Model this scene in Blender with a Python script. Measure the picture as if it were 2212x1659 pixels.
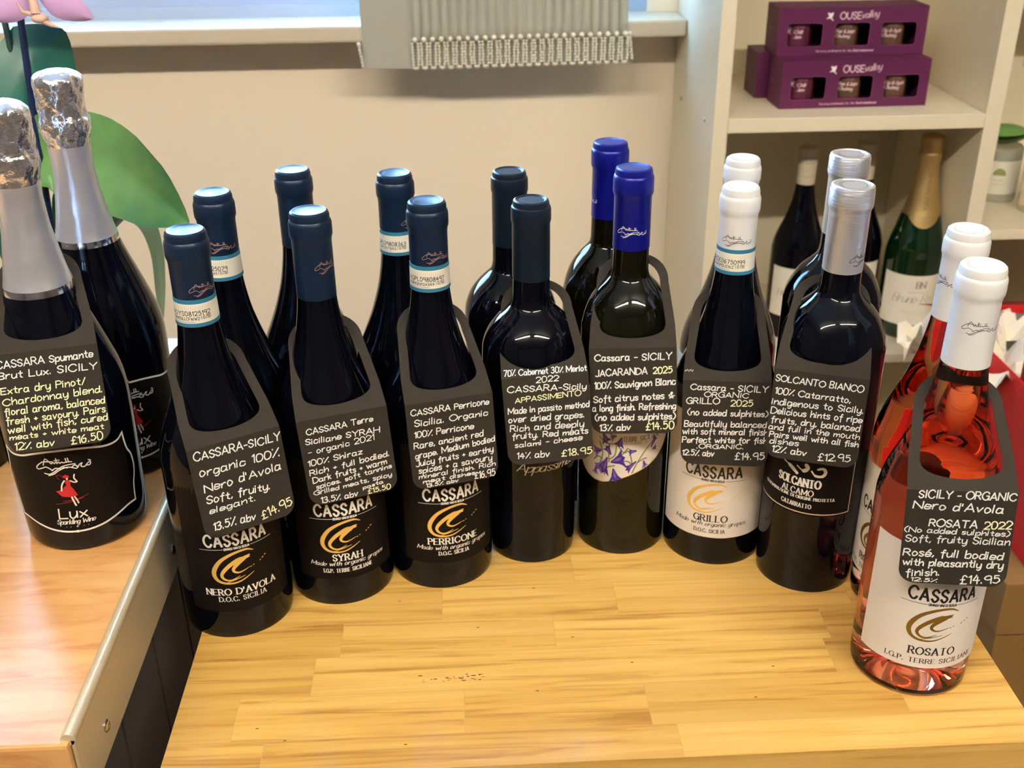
import bpy, bmesh, math, random
from mathutils import Vector, Matrix
random.seed(7)
S = bpy.context.scene
for o in list(bpy.data.objects): bpy.data.objects.remove(o)
COL = S.collection
ZB = 0.78            # height of the butcher-block top above the floor; heights below are given from that top

# ------------------------------------------------------------------ camera
cd = bpy.data.cameras.new('camera'); cam = bpy.data.objects.new('camera', cd); COL.objects.link(cam)
cd.sensor_width = 36.0; cd.sensor_fit = 'HORIZONTAL'; cd.lens = 36.0 * 2382.985 / 2212.0
PITCH, ROLL, YAW = math.radians(27.1638), math.radians(0.611), math.radians(2.5)
fw = Vector((0, math.cos(PITCH), -math.sin(PITCH))); rt = Vector((1, 0, 0)); dn = fw.cross(rt)
r2 = math.cos(ROLL) * rt + math.sin(ROLL) * dn; d2 = -math.sin(ROLL) * rt + math.cos(ROLL) * dn
Rz = Matrix.Rotation(-YAW, 3, 'Z')
ax = [Rz @ r2, Rz @ (-d2), Rz @ (-fw)]
M = Matrix(((ax[0].x, ax[1].x, ax[2].x, 0), (ax[0].y, ax[1].y, ax[2].y, 0), (ax[0].z, ax[1].z, ax[2].z, ZB + 0.54152), (0, 0, 0, 1)))
cam.matrix_world = M
cd.dof.use_dof = True; cd.dof.focus_distance = 0.74; cd.dof.aperture_fstop = 13.0
cd.clip_start = 0.01
S.camera = cam

# ------------------------------------------------------------------ light and exposure
S.view_settings.view_transform = 'Standard'; S.view_settings.look = 'None'
S.view_settings.exposure = 1.16; S.view_settings.gamma = 1.0
S.view_settings.use_curve_mapping = False
S.cycles.max_bounces = 24; S.cycles.transmission_bounces = 24
W = bpy.data.worlds.new('sky'); S.world = W; W.use_nodes = True
bg = W.node_tree.nodes['Background']; bg.inputs[0].default_value = (0.27, 0.56, 1.0, 1); bg.inputs[1].default_value = 19.0
TUBE = 80.0          # ceiling tubes
def area(name, loc, rot, sx, sy, power, col):
    l = bpy.data.lights.new(name, 'AREA'); l.shape = 'RECTANGLE'; l.size = sx; l.size_y = sy; l.energy = power; l.color = col
    o = bpy.data.objects.new(name, l); COL.objects.link(o); o.location = loc; o.rotation_euler = rot
    return o
# daylight coming in through the window behind the bottles
wp = area('window_daylight', (-0.45, 1.905, ZB + 0.86), (math.radians(-90), 0, 0), 1.5, 1.12, 10.0, (0.72, 0.86, 1.0))
wp.data.cycles.is_portal = True     # the sky through the window

# ------------------------------------------------------------------ helpers
def lin(c):
    return tuple(((v / 255.0) / 12.92 if v / 255.0 <= .04045 else ((v / 255.0 + .055) / 1.055) ** 2.4) for v in c) + (1.0,)
MATS = {}
def mat(name, rgb, rough=.5, metal=0.0, trans=0.0, ior=1.5, coat=0.0, bump=0.0, bscale=200.0, emit=0.0, spec=.5, stretch=None):
    if name in MATS: return MATS[name]
    m = bpy.data.materials.new(name); m.use_nodes = True; nt = m.node_tree
    b = nt.nodes['Principled BSDF']; b.inputs['Base Color'].default_value = lin(rgb)
    b.inputs['Roughness'].default_value = rough; b.inputs['Metallic'].default_value = metal
    b.inputs['Transmission Weight'].default_value = trans; b.inputs['IOR'].default_value = ior
    b.inputs['Coat Weight'].default_value = coat; b.inputs['Specular IOR Level'].default_value = spec
    if emit:
        b.inputs['Emission Color'].default_value = lin(rgb); b.inputs['Emission Strength'].default_value = emit
    if bump:
        tc = nt.nodes.new('ShaderNodeTexCoord'); n = nt.nodes.new('ShaderNodeTexNoise'); bp = nt.nodes.new('ShaderNodeBump')
        n.inputs['Scale'].default_value = bscale; n.inputs['Detail'].default_value = 4
        src = tc.outputs['Object']
        if stretch:
            mp = nt.nodes.new('ShaderNodeMapping'); mp.inputs['Scale'].default_value = stretch
            nt.links.new(src, mp.inputs[0]); src = mp.outputs[0]
        nt.links.new(src, n.inputs['Vector']); nt.links.new(n.outputs['Fac'], bp.inputs['Height'])
        bp.inputs['Strength'].default_value = bump; bp.inputs['Distance'].default_value = .002
        nt.links.new(bp.outputs[0], b.inputs['Normal'])
    MATS[name] = m
    return m
def wood(name, c1, c2, c3, stretch, attr=None, rough=.35, coat=.25):
    """plank wood: grain noise stretched along the boards, a tone per stave from a face attribute"""
    m = bpy.data.materials.new(name); m.use_nodes = True; nt = m.node_tree; N = nt.nodes.new; L = nt.links.new
    b = nt.nodes['Principled BSDF']; b.inputs['Roughness'].default_value = rough; b.inputs['Coat Weight'].default_value = coat
    b.inputs['Coat Roughness'].default_value = .25
    tc = N('ShaderNodeTexCoord'); mp = N('ShaderNodeMapping'); mp.inputs['Scale'].default_value = stretch
    L(tc.outputs['Object'], mp.inputs[0]); vec = mp.outputs[0]
    if attr:
        at = N('ShaderNodeAttribute'); at.attribute_name = attr
        mu = N('ShaderNodeVectorMath'); mu.operation = 'SCALE'; mu.inputs[0].default_value = (37.1, 11.3, 23.7)
        L(at.outputs['Fac'], mu.inputs['Scale'])
        ad = N('ShaderNodeVectorMath'); L(vec, ad.inputs[0]); L(mu.outputs[0], ad.inputs[1]); vec = ad.outputs[0]
    n1 = N('ShaderNodeTexNoise'); n1.inputs['Scale'].default_value = 1.0; n1.inputs['Detail'].default_value = 9; n1.inputs['Roughness'].default_value = .62; n1.inputs['Distortion'].default_value = .6
    L(vec, n1.inputs['Vector'])
    n2 = N('ShaderNodeTexNoise'); n2.inputs['Scale'].default_value = .35; n2.inputs['Detail'].default_value = 3; n2.inputs['Distortion'].default_value = 1.2
    L(vec, n2.inputs['Vector'])
    r1 = N('ShaderNodeValToRGB'); e = r1.color_ramp.elements
    e[0].position = .34; e[0].color = lin(c3); e[1].position = .62; e[1].color = lin(c1)
    x = r1.color_ramp.elements.new(.46); x.color = lin(c2)
    L(n1.outputs['Fac'], r1.inputs[0])
    mx = N('ShaderNodeMix'); mx.data_type = 'RGBA'; mx.blend_type = 'MULTIPLY'
    r2 = N('ShaderNodeValToRGB'); r2.color_ramp.elements[0].position = .36; r2.color_ramp.elements[0].color = (.74, .64, .47, 1); r2.color_ramp.elements[1].position = .56; r2.color_ramp.elements[1].color = (1, 1, 1, 1)
    L(n2.outputs['Fac'], r2.inputs[0]); mx.inputs[0].default_value = .45
    L(r1.outputs[0], mx.inputs[6]); L(r2.outputs[0], mx.inputs[7]); out = mx.outputs[2]
    if attr:
        r3 = N('ShaderNodeValToRGB'); r3.color_ramp.elements[0].color = (.85, .79, .68, 1); r3.color_ramp.elements[1].color = (1.06, 1.03, 1.0, 1); r3.color_ramp.elements[1].position = .7
        L(at.outputs['Fac'], r3.inputs[0])
        m2 = N('ShaderNodeMix'); m2.data_type = 'RGBA'; m2.blend_type = 'MULTIPLY'; m2.inputs[0].default_value = 1.0
        L(out, m2.inputs[6]); L(r3.outputs[0], m2.inputs[7]); out = m2.outputs[2]
    L(out, b.inputs['Base Color'])
    bp = N('ShaderNodeBump'); bp.inputs['Strength'].default_value = .12; bp.inputs['Distance'].default_value = .0006
    L(n1.outputs['Fac'], bp.inputs['Height']); L(bp.outputs[0], b.inputs['Normal'])
    MATS[name] = m
    return m

class MB:
    """collects verts/faces with material slots and links them as one mesh object"""
    def __init__(s): s.v = []; s.f = []; s.m = []; s.mats = []
    def mi(s, m):
        if m not in s.mats: s.mats.append(m)
        return s.mats.index(m)
    def add(s, vs, fs, m):
        k = len(s.v); i = s.mi(m); s.v += [tuple(v) for v in vs]
        for f in fs: s.f.append([k + q for q in f]); s.m.append(i)
    def box(s, x0, x1, y0, y1, z0, z1, m, mtx=None):
        vs = [Vector((x, y, z)) for x in (x0, x1) for y in (y0, y1) for z in (z0, z1)]
        if mtx: vs = [mtx @ v for v in vs]
        s.add(vs, [(0, 1, 3, 2), (4, 6, 7, 5), (0, 4, 5, 1), (2, 3, 7, 6), (0, 2, 6, 4), (1, 5, 7, 3)], m)
    def lathe(s, prof, m, n=64, cx=0, cy=0, cz=0, wob=None):
        vs = []; fs = []; rings = []
        for i, (r, z) in enumerate(prof):
            if r < 1e-6: rings.append([len(vs)]); vs.append((cx, cy, cz + z)); continue
            ring = []
            for k in range(n):
                a = 2 * math.pi * k / n; rr = r * (1 + (wob(a, z) if wob else 0))
                ring.append(len(vs)); vs.append((cx + rr * math.sin(a), cy - rr * math.cos(a), cz + z))
            rings.append(ring)
        for A, B in zip(rings, rings[1:]):
            for k in range(n):
                k2 = (k + 1) % n
                if len(A) == 1 and len(B) == 1: continue
                if len(A) == 1: fs.append((A[0], B[k2], B[k]))
                elif len(B) == 1: fs.append((A[k], A[k2], B[0]))
                else: fs.append((A[k], A[k2], B[k2], B[k]))
        s.add(vs, fs, m)
    def tube(s, pts, r, m, n=10, caps=True):
        pts = [Vector(p) for p in pts]; R = r if isinstance(r, (list, tuple)) else [r] * len(pts)
        vs = []; fs = []; up = Vector((0.31, 0.2, 0.93))
        for i, p in enumerate(pts):
            t = (pts[min(i + 1, len(pts) - 1)] - pts[max(i - 1, 0)]).normalized()
            a = t.cross(up).normalized(); b = t.cross(a)
            for k in range(n):
                q = 2 * math.pi * k / n; vs.append(p + R[i] * (math.cos(q) * a + math.sin(q) * b))
        for i in range(len(pts) - 1):
            for k in range(n):
                k2 = (k + 1) % n; fs.append((i * n + k, i * n + k2, (i + 1) * n + k2, (i + 1) * n + k))
        if caps: fs.append(tuple(range(n))); fs.append(tuple(reversed(range((len(pts) - 1) * n, len(pts) * n))))
        s.add(vs, fs, m)
    def sphere(s, c, r, m, nu=8, nv=6, sc=(1, 1, 1)):
        vs = []; fs = []
        for j in range(nv + 1):
            t = math.pi * j / nv
            for i in range(nu):
                a = 2 * math.pi * i / nu
                vs.append((c[0] + r * sc[0] * math.sin(t) * math.cos(a), c[1] + r * sc[1] * math.sin(t) * math.sin(a), c[2] + r * sc[2] * math.cos(t)))
        for j in range(nv):
            for i in range(nu):
                i2 = (i + 1) % nu; fs.append((j * nu + i, (j + 1) * nu + i, (j + 1) * nu + i2, j * nu + i2))
        s.add(vs, fs, m)
    def build(s, name, parent=None, loc=None, rotz=0.0, smooth=True, angle=40, bevel=0.0, merge=False):
        me = bpy.data.meshes.new(name); me.from_pydata(s.v, [], s.f)
        for m in s.mats: me.materials.append(m)
        me.polygons.foreach_set('material_index', s.m)
        if merge or bevel:
            bm = bmesh.new(); bm.from_mesh(me); bmesh.ops.remove_doubles(bm, verts=bm.verts, dist=1e-6)
            if bevel:
                es = [e for e in bm.edges if len(e.link_faces) == 2 and e.calc_face_angle(0) > .6]
                bmesh.ops.bevel(bm, geom=es, offset=bevel, segments=2, affect='EDGES', profile=.6)
            bm.to_mesh(me); bm.free()
        me.polygons.foreach_set('use_smooth', [smooth] * len(me.polygons))
        if smooth: me.set_sharp_from_angle(angle=math.radians(angle))
        me.update()
        o = bpy.data.objects.new(name, me); COL.objects.link(o)
        if parent: o.parent = parent
        if loc: o.location = loc
        o.rotation_euler = (0, 0, rotz)
        return o
def tag(o, label=None, cat=None, group=None, kind=None):
    if label: o['label'] = label
    if cat: o['category'] = cat
    if group: o['group'] = group
    if kind: o['kind'] = kind
    return o
def thing(name, label, cat, loc=(0, 0, 0), rotz=0.0, group=None):
    o = bpy.data.objects.new(name, None); o.empty_display_size = .02; COL.objects.link(o)
    o.location = loc; o.rotation_euler = (0, 0, rotz)
    return tag(o, label, cat, group)
def P(x, y, z): return Vector((x, y, z + ZB))

# ------------------------------------------------------------------ stroke lettering
GL = {}
def _g(ch, w, s):
    st = []
    for q in s.split('|'):
        sm = q[0] == '~'; q = q.lstrip('~')
        pts = [(int(q[i], 36), int(q[i + 1], 36) - 4) for i in range(0, len(q), 2)]
        st.append((sm, pts))
    GL[ch] = (w, st)
for row in """A 8 044e84|1767;B 6 040e|~0e4e6c4909|~094966654404;C 8 ~8c6e3e0b07346486;D 8 040e|~0e4e8b874404;E 6 6e0e0464|0959;F 6 6e0e04|0959
G 8 ~8c6e3e0b07346487|598984;H 8 040e|848e|0989;I 2 141e;J 5 ~5e57441405;K 7 040e|7e08|2a74;L 6 0e0464;M a 040e56aea4;N 8 040e848e
O 9 ~0b3e6e9b976434070b;P 6 040e|~0e4e6c6a4909;Q 9 ~0b3e6e9b976434070b|5793;R 7 040e|~0e4e6c6a4909|3974;S 6 ~6c4e2e0c1a5866442406;T 8 0e8e|4e44
U 8 0e07|~07345487|878e;V 8 0e448e;W c 0e345b94ce;X 8 0e84|048e;Y 8 0e498e|4944;Z 8 0e8e0484
a 6 ~593a1a0705143457|5a5464;b 5 0e04|~083a4a59564414;c 5 ~593a1a0705144456;d 5 ~593a1a0705143457|5e54;e 5 ~0757593a1a0705143455;f 4 ~4d3e2c2622|0a4a
g 5 ~593a1a0705143457|~5a533011;h 5 0e04|~073a4a5854;i 1 0a04|0c0d;j 2 2a22|~220001|2c2d;k 5 0e04|4a07|1844;l 1 0e04;m 8 0a04|~073a4844|~477a8884
n 5 0a04|~073a4a5854;o 5 ~3a1a071434573a;p 5 0a00|~083a4a59564414;q 5 ~593a1a0705143457|5a50;r 4 0a04|~072a4a;s 4 ~493a1a092746341405;t 4 2d2544|0a4a
u 5 0a06|~06143457|5a54;v 5 0a245a;w 8 0a2449648a;x 5 0a54|045a;y 5 0a06|~06143457|~5a533011;z 5 0a5a0454;é 5 ~0757593a1a0705143455|2c4e
0 6 ~0b1e4e6b674414070b;1 2 0c2e24;2 6 ~0c1e4e6c6a04|0464;3 6 ~0d2e4e5c4a29|~29496756441405;4 6 3e0868|4c44;5 6 5e1e1a|~1a3b5a67563405
6 6 ~4e1b071444575929;7 6 0e6e24;8 6 ~3e5d5b391b1d3e|~391707145467493a;9 6 ~6b5e2e0c0a29496b|6b64;. 1 0405;, 1 1503;- 4 0848;+ 4 0848|2a26;( 3 ~3f0b0733;) 3 ~0f3b3703
% 6 0d0e|6e04|6465;£ 6 ~6c4e2c2604|0464|0949;/ 4 044f;' 1 0e0b;& 6 ~643c4e5c093614355788""".replace('\n', ';').split(';'):
    k, w, s = row.split(' '); _g(k, int(w, 36), s)
GL[' '] = (3, [])
def smooth(pts, n=4):
    if len(pts) < 3: return pts
    closed = pts[0] == pts[-1]; out = []; m = len(pts)
    for i in range(m - 1):
        p1, p2 = pts[i], pts[i + 1]
        p0 = pts[i - 1] if i else (pts[-2] if closed else p1)
        p3 = pts[i + 2] if i + 2 < m else (pts[1] if closed else p2)
        for k in range(n):
            t = k / n
            out.append(tuple(.5 * (2 * b + (c - a) * t + (2 * a - 5 * b + 4 * c - d) * t * t + (3 * b - a - 3 * c + d) * t ** 3) for a, b, c, d in zip(p0, p1, p2, p3)))
    return out + [pts[-1]]
def ribbon(mb, pts, w, mp, off, m):
    """flat stroke of width w (or a width per point) along 2-D pts, laid on the surface mp(x, y, off)"""
    n = len(pts)
    if n < 2: return
    if not isinstance(w, (list, tuple)): w = [w] * n
    P2, W2 = [pts[0]], [w[0]]          # long straight runs get extra points so that they follow a curved surface
    for i in range(1, n):
        k = max(1, int(math.hypot(pts[i][0] - pts[i - 1][0], pts[i][1] - pts[i - 1][1]) / 2.2))
        for q in range(1, k + 1):
            t = q / k; P2.append((pts[i - 1][0] + (pts[i][0] - pts[i - 1][0]) * t, pts[i - 1][1] + (pts[i][1] - pts[i - 1][1]) * t)); W2.append(w[i - 1] + (w[i] - w[i - 1]) * t)
    pts, w, n = P2, W2, len(P2)
    V = []; F = []
    for i, (x, y) in enumerate(pts):
        a = pts[max(i - 1, 0)]; b = pts[min(i + 1, n - 1)]
        tx, ty = b[0] - a[0], b[1] - a[1]; l = math.hypot(tx, ty) or 1e-9; tx /= l; ty /= l
        k = 1.0
        if 0 < i < n - 1:
            d = (x - a[0], y - a[1]); dl = math.hypot(*d) or 1e-9
            k = min(1.6, 1.0 / max(.55, abs(d[0] / dl * tx + d[1] / dl * ty)))
        ex = (-.35 if i == 0 else .35 if i == n - 1 else 0) * w[i]
        h = w[i] * .5 * k
        V.append(mp(x + tx * ex - ty * h, y + ty * ex + tx * h, off)); V.append(mp(x + tx * ex + ty * h, y + ty * ex - tx * h, off))
    for i in range(n - 1): F.append((2 * i, 2 * i + 1, 2 * i + 3, 2 * i + 2))
    mb.add(V, F, m)
def poly(mb, pts, mp, off, m):
    x0, x1 = min(p[0] for p in pts), max(p[0] for p in pts); k = max(1, int((x1 - x0) / 2.0))
    def clip(P, c, sg):
        out = []
        for a, b in zip(P, P[1:] + P[:1]):
            ia, ib = (a[0] - c) * sg >= 0, (b[0] - c) * sg >= 0
            if ia: out.append(a)
            if ia != ib: t = (c - a[0]) / (b[0] - a[0]); out.append((c, a[1] + (b[1] - a[1]) * t))
        return out
    for i in range(k):          # strips narrow enough to follow a curved surface
        q = list(pts)
        if i: q = clip(q, x0 + (x1 - x0) * i / k, 1)
        if i < k - 1: q = clip(q, x0 + (x1 - x0) * (i + 1) / k, -1)
        if len(q) > 2: mb.add([mp(x, y, off) for x, y in q], [tuple(range(len(q)))], m)
def text(mb, s, x0, y0, x1, y1, h, w, mp, off, m, style='hand', gap=2.0):
    if style == 'serif' and gap == 2.0: gap = 3.0
    adv = []; tot = 0
    for ch in s:
        adv.append(tot); tot += GL[ch][0] + gap
    tot -= gap
    L = math.hypot(x1 - x0, y1 - y0); sx = L / max(tot, 1); sy = h / 10.0
    cx, cy = (x1 - x0) / L, (y1 - y0) / L
    sl = .32 if style == 'script' else .08 if style == 'hand' else 0
    for ch, a in zip(s, adv):
        j = (random.uniform(-.35, .35), random.uniform(.9, 1.08)) if style == 'hand' else (0, 1)
        for sm, pts in GL[ch][1]:
            q = smooth(pts, 4) if sm else list(pts)
            if not sm and style == 'serif' or len(q) == 2: q = [tuple(p) for p in q]
            Q = []
            for px, py in q:
                px2 = (a + px + sl * py) * sx; py2 = (py * j[1] + j[0]) * sy
                Q.append((x0 + cx * px2 - cy * py2, y0 + cy * px2 + cx * py2))
            if style in ('serif', 'script'):
                ww = []
                for i in range(len(Q)):
                    A = Q[max(i - 1, 0)]; B = Q[min(i + 1, len(Q) - 1)]; l = math.hypot(B[0] - A[0], B[1] - A[1]) or 1
                    ww.append(w * (.42 + .72 * abs(B[1] - A[1]) / l))
                if not sm and len(Q) > 2:
                    for i in range(len(Q) - 1):
                        l = math.hypot(Q[i + 1][0] - Q[i][0], Q[i + 1][1] - Q[i][1]) or 1; wi = w * (.42 + .72 * abs(Q[i + 1][1] - Q[i][1]) / l)
                        ribbon(mb, [Q[i], Q[i + 1]], wi, mp, off, m)
                else: ribbon(mb, Q, ww, mp, off, m)
                if style == 'serif' and ch.isalpha():
                    for e in ((0, -1) if not sm else ()):
                        px, py = pts[e]
                        if py in (0, 10) and len(pts) > 1:
                            o = pts[1 if e == 0 else -2]
                            if abs(o[1] - py) > 3: ribbon(mb, [(Q[e][0] - w * 1.0, Q[e][1]), (Q[e][0] + w * 1.0, Q[e][1])], w * .38, mp, off, m)
            else:
                if sm or len(Q) == 2: ribbon(mb, Q, w, mp, off, m)
                else:
                    for i in range(len(Q) - 1): ribbon(mb, [Q[i], Q[i + 1]], w, mp, off, m)
def cylmap(rz):
    """arc length in mm and height in mm -> point on a turned surface of radius rz(z) (metres), front = -y"""
    def f(x, y, off):
        R = rz(y / 1000.0); a = x / 1000.0 / R; r = R + off / 1000.0
        return Vector((r * math.sin(a), -r * math.cos(a), y / 1000.0))
    return f
def rprof(prof):
    def f(z):
        zz = z * 1000
        for (r0, z0), (r1, z1) in zip(prof, prof[1:]):
            if z0 <= zz <= z1 and z1 > z0: return (r0 + (r1 - r0) * (zz - z0) / (z1 - z0)) / 1000.0
        return prof[-1][0] / 1000.0
    return f
def patch(mb, outline, mp, off, m, nx=28):
    """label sheet: the region of outline (a function x -> (ylo, yhi) over x0..x1) laid on mp"""
    x0, x1, lohi = outline; V = []; F = []; ny = 6
    for i in range(nx + 1):
        x = x0 + (x1 - x0) * i / nx; lo, hi = lohi(x)
        for k in range(ny + 1): V.append(mp(x, lo + (hi - lo) * k / ny, off))
    for i in range(nx):
        for k in range(ny): a = i * (ny + 1) + k; F.append((a, a + ny + 1, a + ny + 2, a + 1))
    mb.add(V, F, m)
def pl(pts):
    def f(x):
        if x <= pts[0][0]: return pts[0][1]
        for (a, b), (c, d) in zip(pts, pts[1:]):
            if a <= x <= c: return b + (d - b) * (x - a) / (c - a or 1)
        return pts[-1][1]
    return f

# ------------------------------------------------------------------ materials
glass_dk = mat('dark_bottle_glass', (4, 5, 12), .03, spec=.26)
glass_ol = mat('olive_bottle_glass', (12, 11, 4), .03, spec=.34)
glass_gr = mat('green_bottle_glass', (8, 34, 14), .05, spec=.6)
glass_cl = mat('clear_glass', (250, 245, 242), 0.0, trans=1.0, ior=1.5)
cap_navy = mat('navy_capsule_foil', (12, 33, 60), .38, metal=.25, bump=.05, bscale=300)
cap_blue = mat('cobalt_capsule_foil', (10, 18, 128), .32, metal=.3)
cap_black = mat('slate_capsule_foil', (16, 30, 45), .36, metal=.35)
cap_white = mat('white_capsule_foil', (224, 223, 220), .38)
cap_silver = mat('brushed_silver_capsule', (232, 234, 240), .38, metal=.85, bump=.25, bscale=90, stretch=(1, 1, 14))
foil_sil = mat('crinkled_silver_foil', (230, 229, 237), .3, metal=.75, bump=.22, bscale=120)
foil_cr = mat('crumpled_silver_foil', (238, 236, 240), .16, metal=.95, bump=.9, bscale=130)
foil_gold = mat('gold_foil', (205, 176, 118), .36, metal=.85, bump=.3, bscale=110)
ink_w = mat('white_print', (238, 234, 226), .5)
ink_k = mat('black_print', (22, 20, 22), .5)
ink_gold = mat('gold_print', (236, 196, 106), .36, metal=.4)
ink_rose = mat('rose_metal_print', (222, 178, 160), .35, metal=.5)
ink_brn = mat('bronze_print', (150, 112, 40), .35, metal=.5)
chalk = mat('white_chalk_pen', (246, 243, 236), .6)
chalk_y = mat('yellow_chalk_pen', (250, 246, 196), .6)
card = mat('black_card', (46, 40, 33), .8, spec=.25, bump=.15, bscale=900)
lab_black = mat('black_label_paper', (13, 9, 8), .6, spec=.15)
lab_white = mat('white_label_paper', (226, 217, 206), .6)
lab_cream = mat('cream_label_paper', (232, 226, 208), .6)
band_teal = mat('teal_band_print', (44, 112, 140), .5)
red_ink = mat('red_print', (186, 28, 38), .5)
skin_ink = mat('pale_figure_print', (244, 226, 210), .5)
purple1 = mat('violet_flower_print', (62, 32, 132), .5); purple2 = mat('lilac_flower_print', (126, 94, 184), .5); green_i = mat('green_stem_print', (104, 122, 58), .5)
white_lam = mat('white_shelf_laminate', (232, 221, 192), .4)
paint_wall = mat('cream_wall_paint', (247, 231, 205), .75, bump=.08, bscale=30)
upvc = mat('sky_tinted_window_plastic', (176, 192, 218), .3)  # white plastic, with the blue of the daylight put into its base colour
sillm = mat('painted_sill', (204, 190, 166), .4)  # shade of the backlit sill front put into the base colour
steel = mat('brushed_steel_edging', (206, 188, 152), .4, metal=.25, bump=.1, bscale=160, stretch=(1, .04, 1))  # golden reflection of the wooden table put into the steel's base colour
screwm = mat('screw_steel', (200, 198, 190), .25, metal=1.0)
panelm = mat('dark_grey_painted_panel', (66, 60, 54), .55)
purple_box = mat('plum_carton', (86, 20, 68), .5)
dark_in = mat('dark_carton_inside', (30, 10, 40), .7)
red_box = mat('red_carton', (206, 28, 36), .45); red_dk = mat('dark_red_carton', (140, 22, 26), .5)
kraft = mat('brown_cardboard', (150, 112, 58), .75, bump=.1, bscale=120)
tissue = mat('cream_tissue_paper', (236, 226, 204), .8)
leafm = mat('orchid_leaf', (66, 128, 72), .38, bump=.1, bscale=40)
stemm = mat('dark_stake', (14, 30, 66), .4)
leafd = mat('dark_orchid_leaf', (30, 92, 76), .36, bump=.1, bscale=40); leafp = mat('pale_leaf_back', (128, 150, 122), .5)
petal = mat('pale_purple_petal', (214, 172, 218), .6); petal2 = mat('orchid_lip', (206, 170, 150), .6)
potm = mat('dark_glazed_pot', (26, 36, 60), .2)
fabric = mat('silver_pleated_fabric', (178, 176, 162), .55, bump=.5, bscale=260, stretch=(6, 1, .12))
pearl = mat('pearl_bead', (232, 226, 206), .22)
block_w = wood('butcher_block_wood', (228, 190, 110), (219, 177, 95), (182, 138, 66), (5, 105, 105), 'stave')
beech_w = wood('beech_counter_wood', (226, 176, 114), (219, 164, 100), (200, 140, 80), (12, 60, 60), None, .36, .3)
nt = leafm.node_tree; n_ = nt.nodes.new('ShaderNodeTexNoise'); n_.inputs['Scale'].default_value = 11; n_.inputs['Detail'].default_value = 3
rp = nt.nodes.new('ShaderNodeValToRGB'); rp.color_ramp.elements[0].position = .38; rp.color_ramp.elements[0].color = lin((50, 112, 60)); rp.color_ramp.elements[1].position = .66; rp.color_ramp.elements[1].color = lin((118, 164, 90))
tc_ = nt.nodes.new('ShaderNodeTexCoord'); nt.links.new(tc_.outputs['Object'], n_.inputs['Vector']); nt.links.new(n_.outputs['Fac'], rp.inputs[0]); nt.links.new(rp.outputs[0], nt.nodes['Principled BSDF'].inputs['Base Color'])
for m_ in (leafm, petal):
    m_.node_tree.nodes['Principled BSDF'].inputs['Subsurface Weight'].default_value = .25
    m_.node_tree.nodes['Principled BSDF'].inputs['Subsurface Radius'].default_value = (.01, .012, .005)

# ------------------------------------------------------------------ the room
XL, XR, YF, YB, CZ = -2.3, 2.6, -3.2, 1.81, 2.55
shop_wall = mat('shop_wall_paint', (116, 110, 102), .8)
floorm = mat('grey_vinyl_floor', (100, 88, 76), .5)
ceilm = mat('white_ceiling', (214, 210, 200), .8)
WX0, WX1, WZ0, WZ1 = -1.25, .30, ZB + .262, ZB + 1.42
def struct(name, boxes, m, **k):
    mb = MB()
    for b in boxes: mb.box(*b, m)
    return tag(mb.build(name, smooth=False, **k), kind='structure')
struct('floor', [(XL, XR, YF, YB, -.06, 0)], floorm)
struct('ceiling', [(XL, XR, YF, YB + .25, CZ, CZ + .06)], ceilm)
struct('wall_left', [(XL - .1, XL, YF, YB + .25, 0, CZ)], shop_wall)
struct('wall_right', [(XR, XR + .1, YF, YB + .25, 0, CZ)], shop_wall)
struct('wall_front', [(XL - .1, XR + .1, YF - .1, YF, 0, CZ)], shop_wall)
struct('wall_back', [(XL, XR, YB, YB + .2, 0, WZ0), (XL, XR, YB, YB + .2, WZ1, CZ), (XL, WX0, YB, YB + .2, WZ0, WZ1), (WX1, XR, YB, YB + .2, WZ0, WZ1)], paint_wall)
struct('trim_1', [(WX0 - .1, .346, 1.72, YB, ZB + .243, ZB + .268)], sillm, bevel=.004)      # window sill
wn = tag(bpy.data.objects.new('window_1', None), kind='structure'); COL.objects.link(wn); wn.location = (-.475, 1.86, WZ0)
fr = MB()
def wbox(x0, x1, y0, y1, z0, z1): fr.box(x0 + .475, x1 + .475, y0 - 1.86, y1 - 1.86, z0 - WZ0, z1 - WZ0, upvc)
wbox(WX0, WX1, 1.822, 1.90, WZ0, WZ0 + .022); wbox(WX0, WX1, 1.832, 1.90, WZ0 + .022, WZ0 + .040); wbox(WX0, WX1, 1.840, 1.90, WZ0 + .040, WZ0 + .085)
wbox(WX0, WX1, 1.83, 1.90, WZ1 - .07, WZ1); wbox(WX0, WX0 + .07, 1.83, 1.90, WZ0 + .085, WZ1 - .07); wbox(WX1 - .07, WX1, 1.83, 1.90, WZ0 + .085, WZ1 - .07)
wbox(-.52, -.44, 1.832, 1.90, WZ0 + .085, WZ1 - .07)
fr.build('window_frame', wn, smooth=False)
gp = MB(); gp.box(WX0 + .06 + .475, WX1 - .06 + .475, .002, .008, .08, WZ1 - WZ0 - .065, glass_cl); gp.build('window_pane', wn, smooth=False)

# fluorescent battens on the ceiling, lit
tube_m = mat('lit_tube', (255, 243, 226), emit=TUBE); batten = mat('white_batten', (230, 228, 220), .5)
def batten_light(x, y, w, label):
    t = thing('ceiling_light', label, 'light', (x, y, CZ), group='ceiling lights'); h = w / 2
    b = MB(); b.box(-h, h, -.045, .045, -.05, 0, batten); b.build('housing', t, smooth=False)
    b = MB(); b.tube([(-h + .03, 0, -.075), (h - .03, 0, -.075)], .019, tube_m); b.build('tube', t)
batten_light(-.86, -.55, 1.5, 'long lit fluorescent batten on the ceiling, the left one of the row')
batten_light(.96, -.55, 1.5, 'long lit fluorescent batten on the ceiling, the right one of the row')

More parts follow.
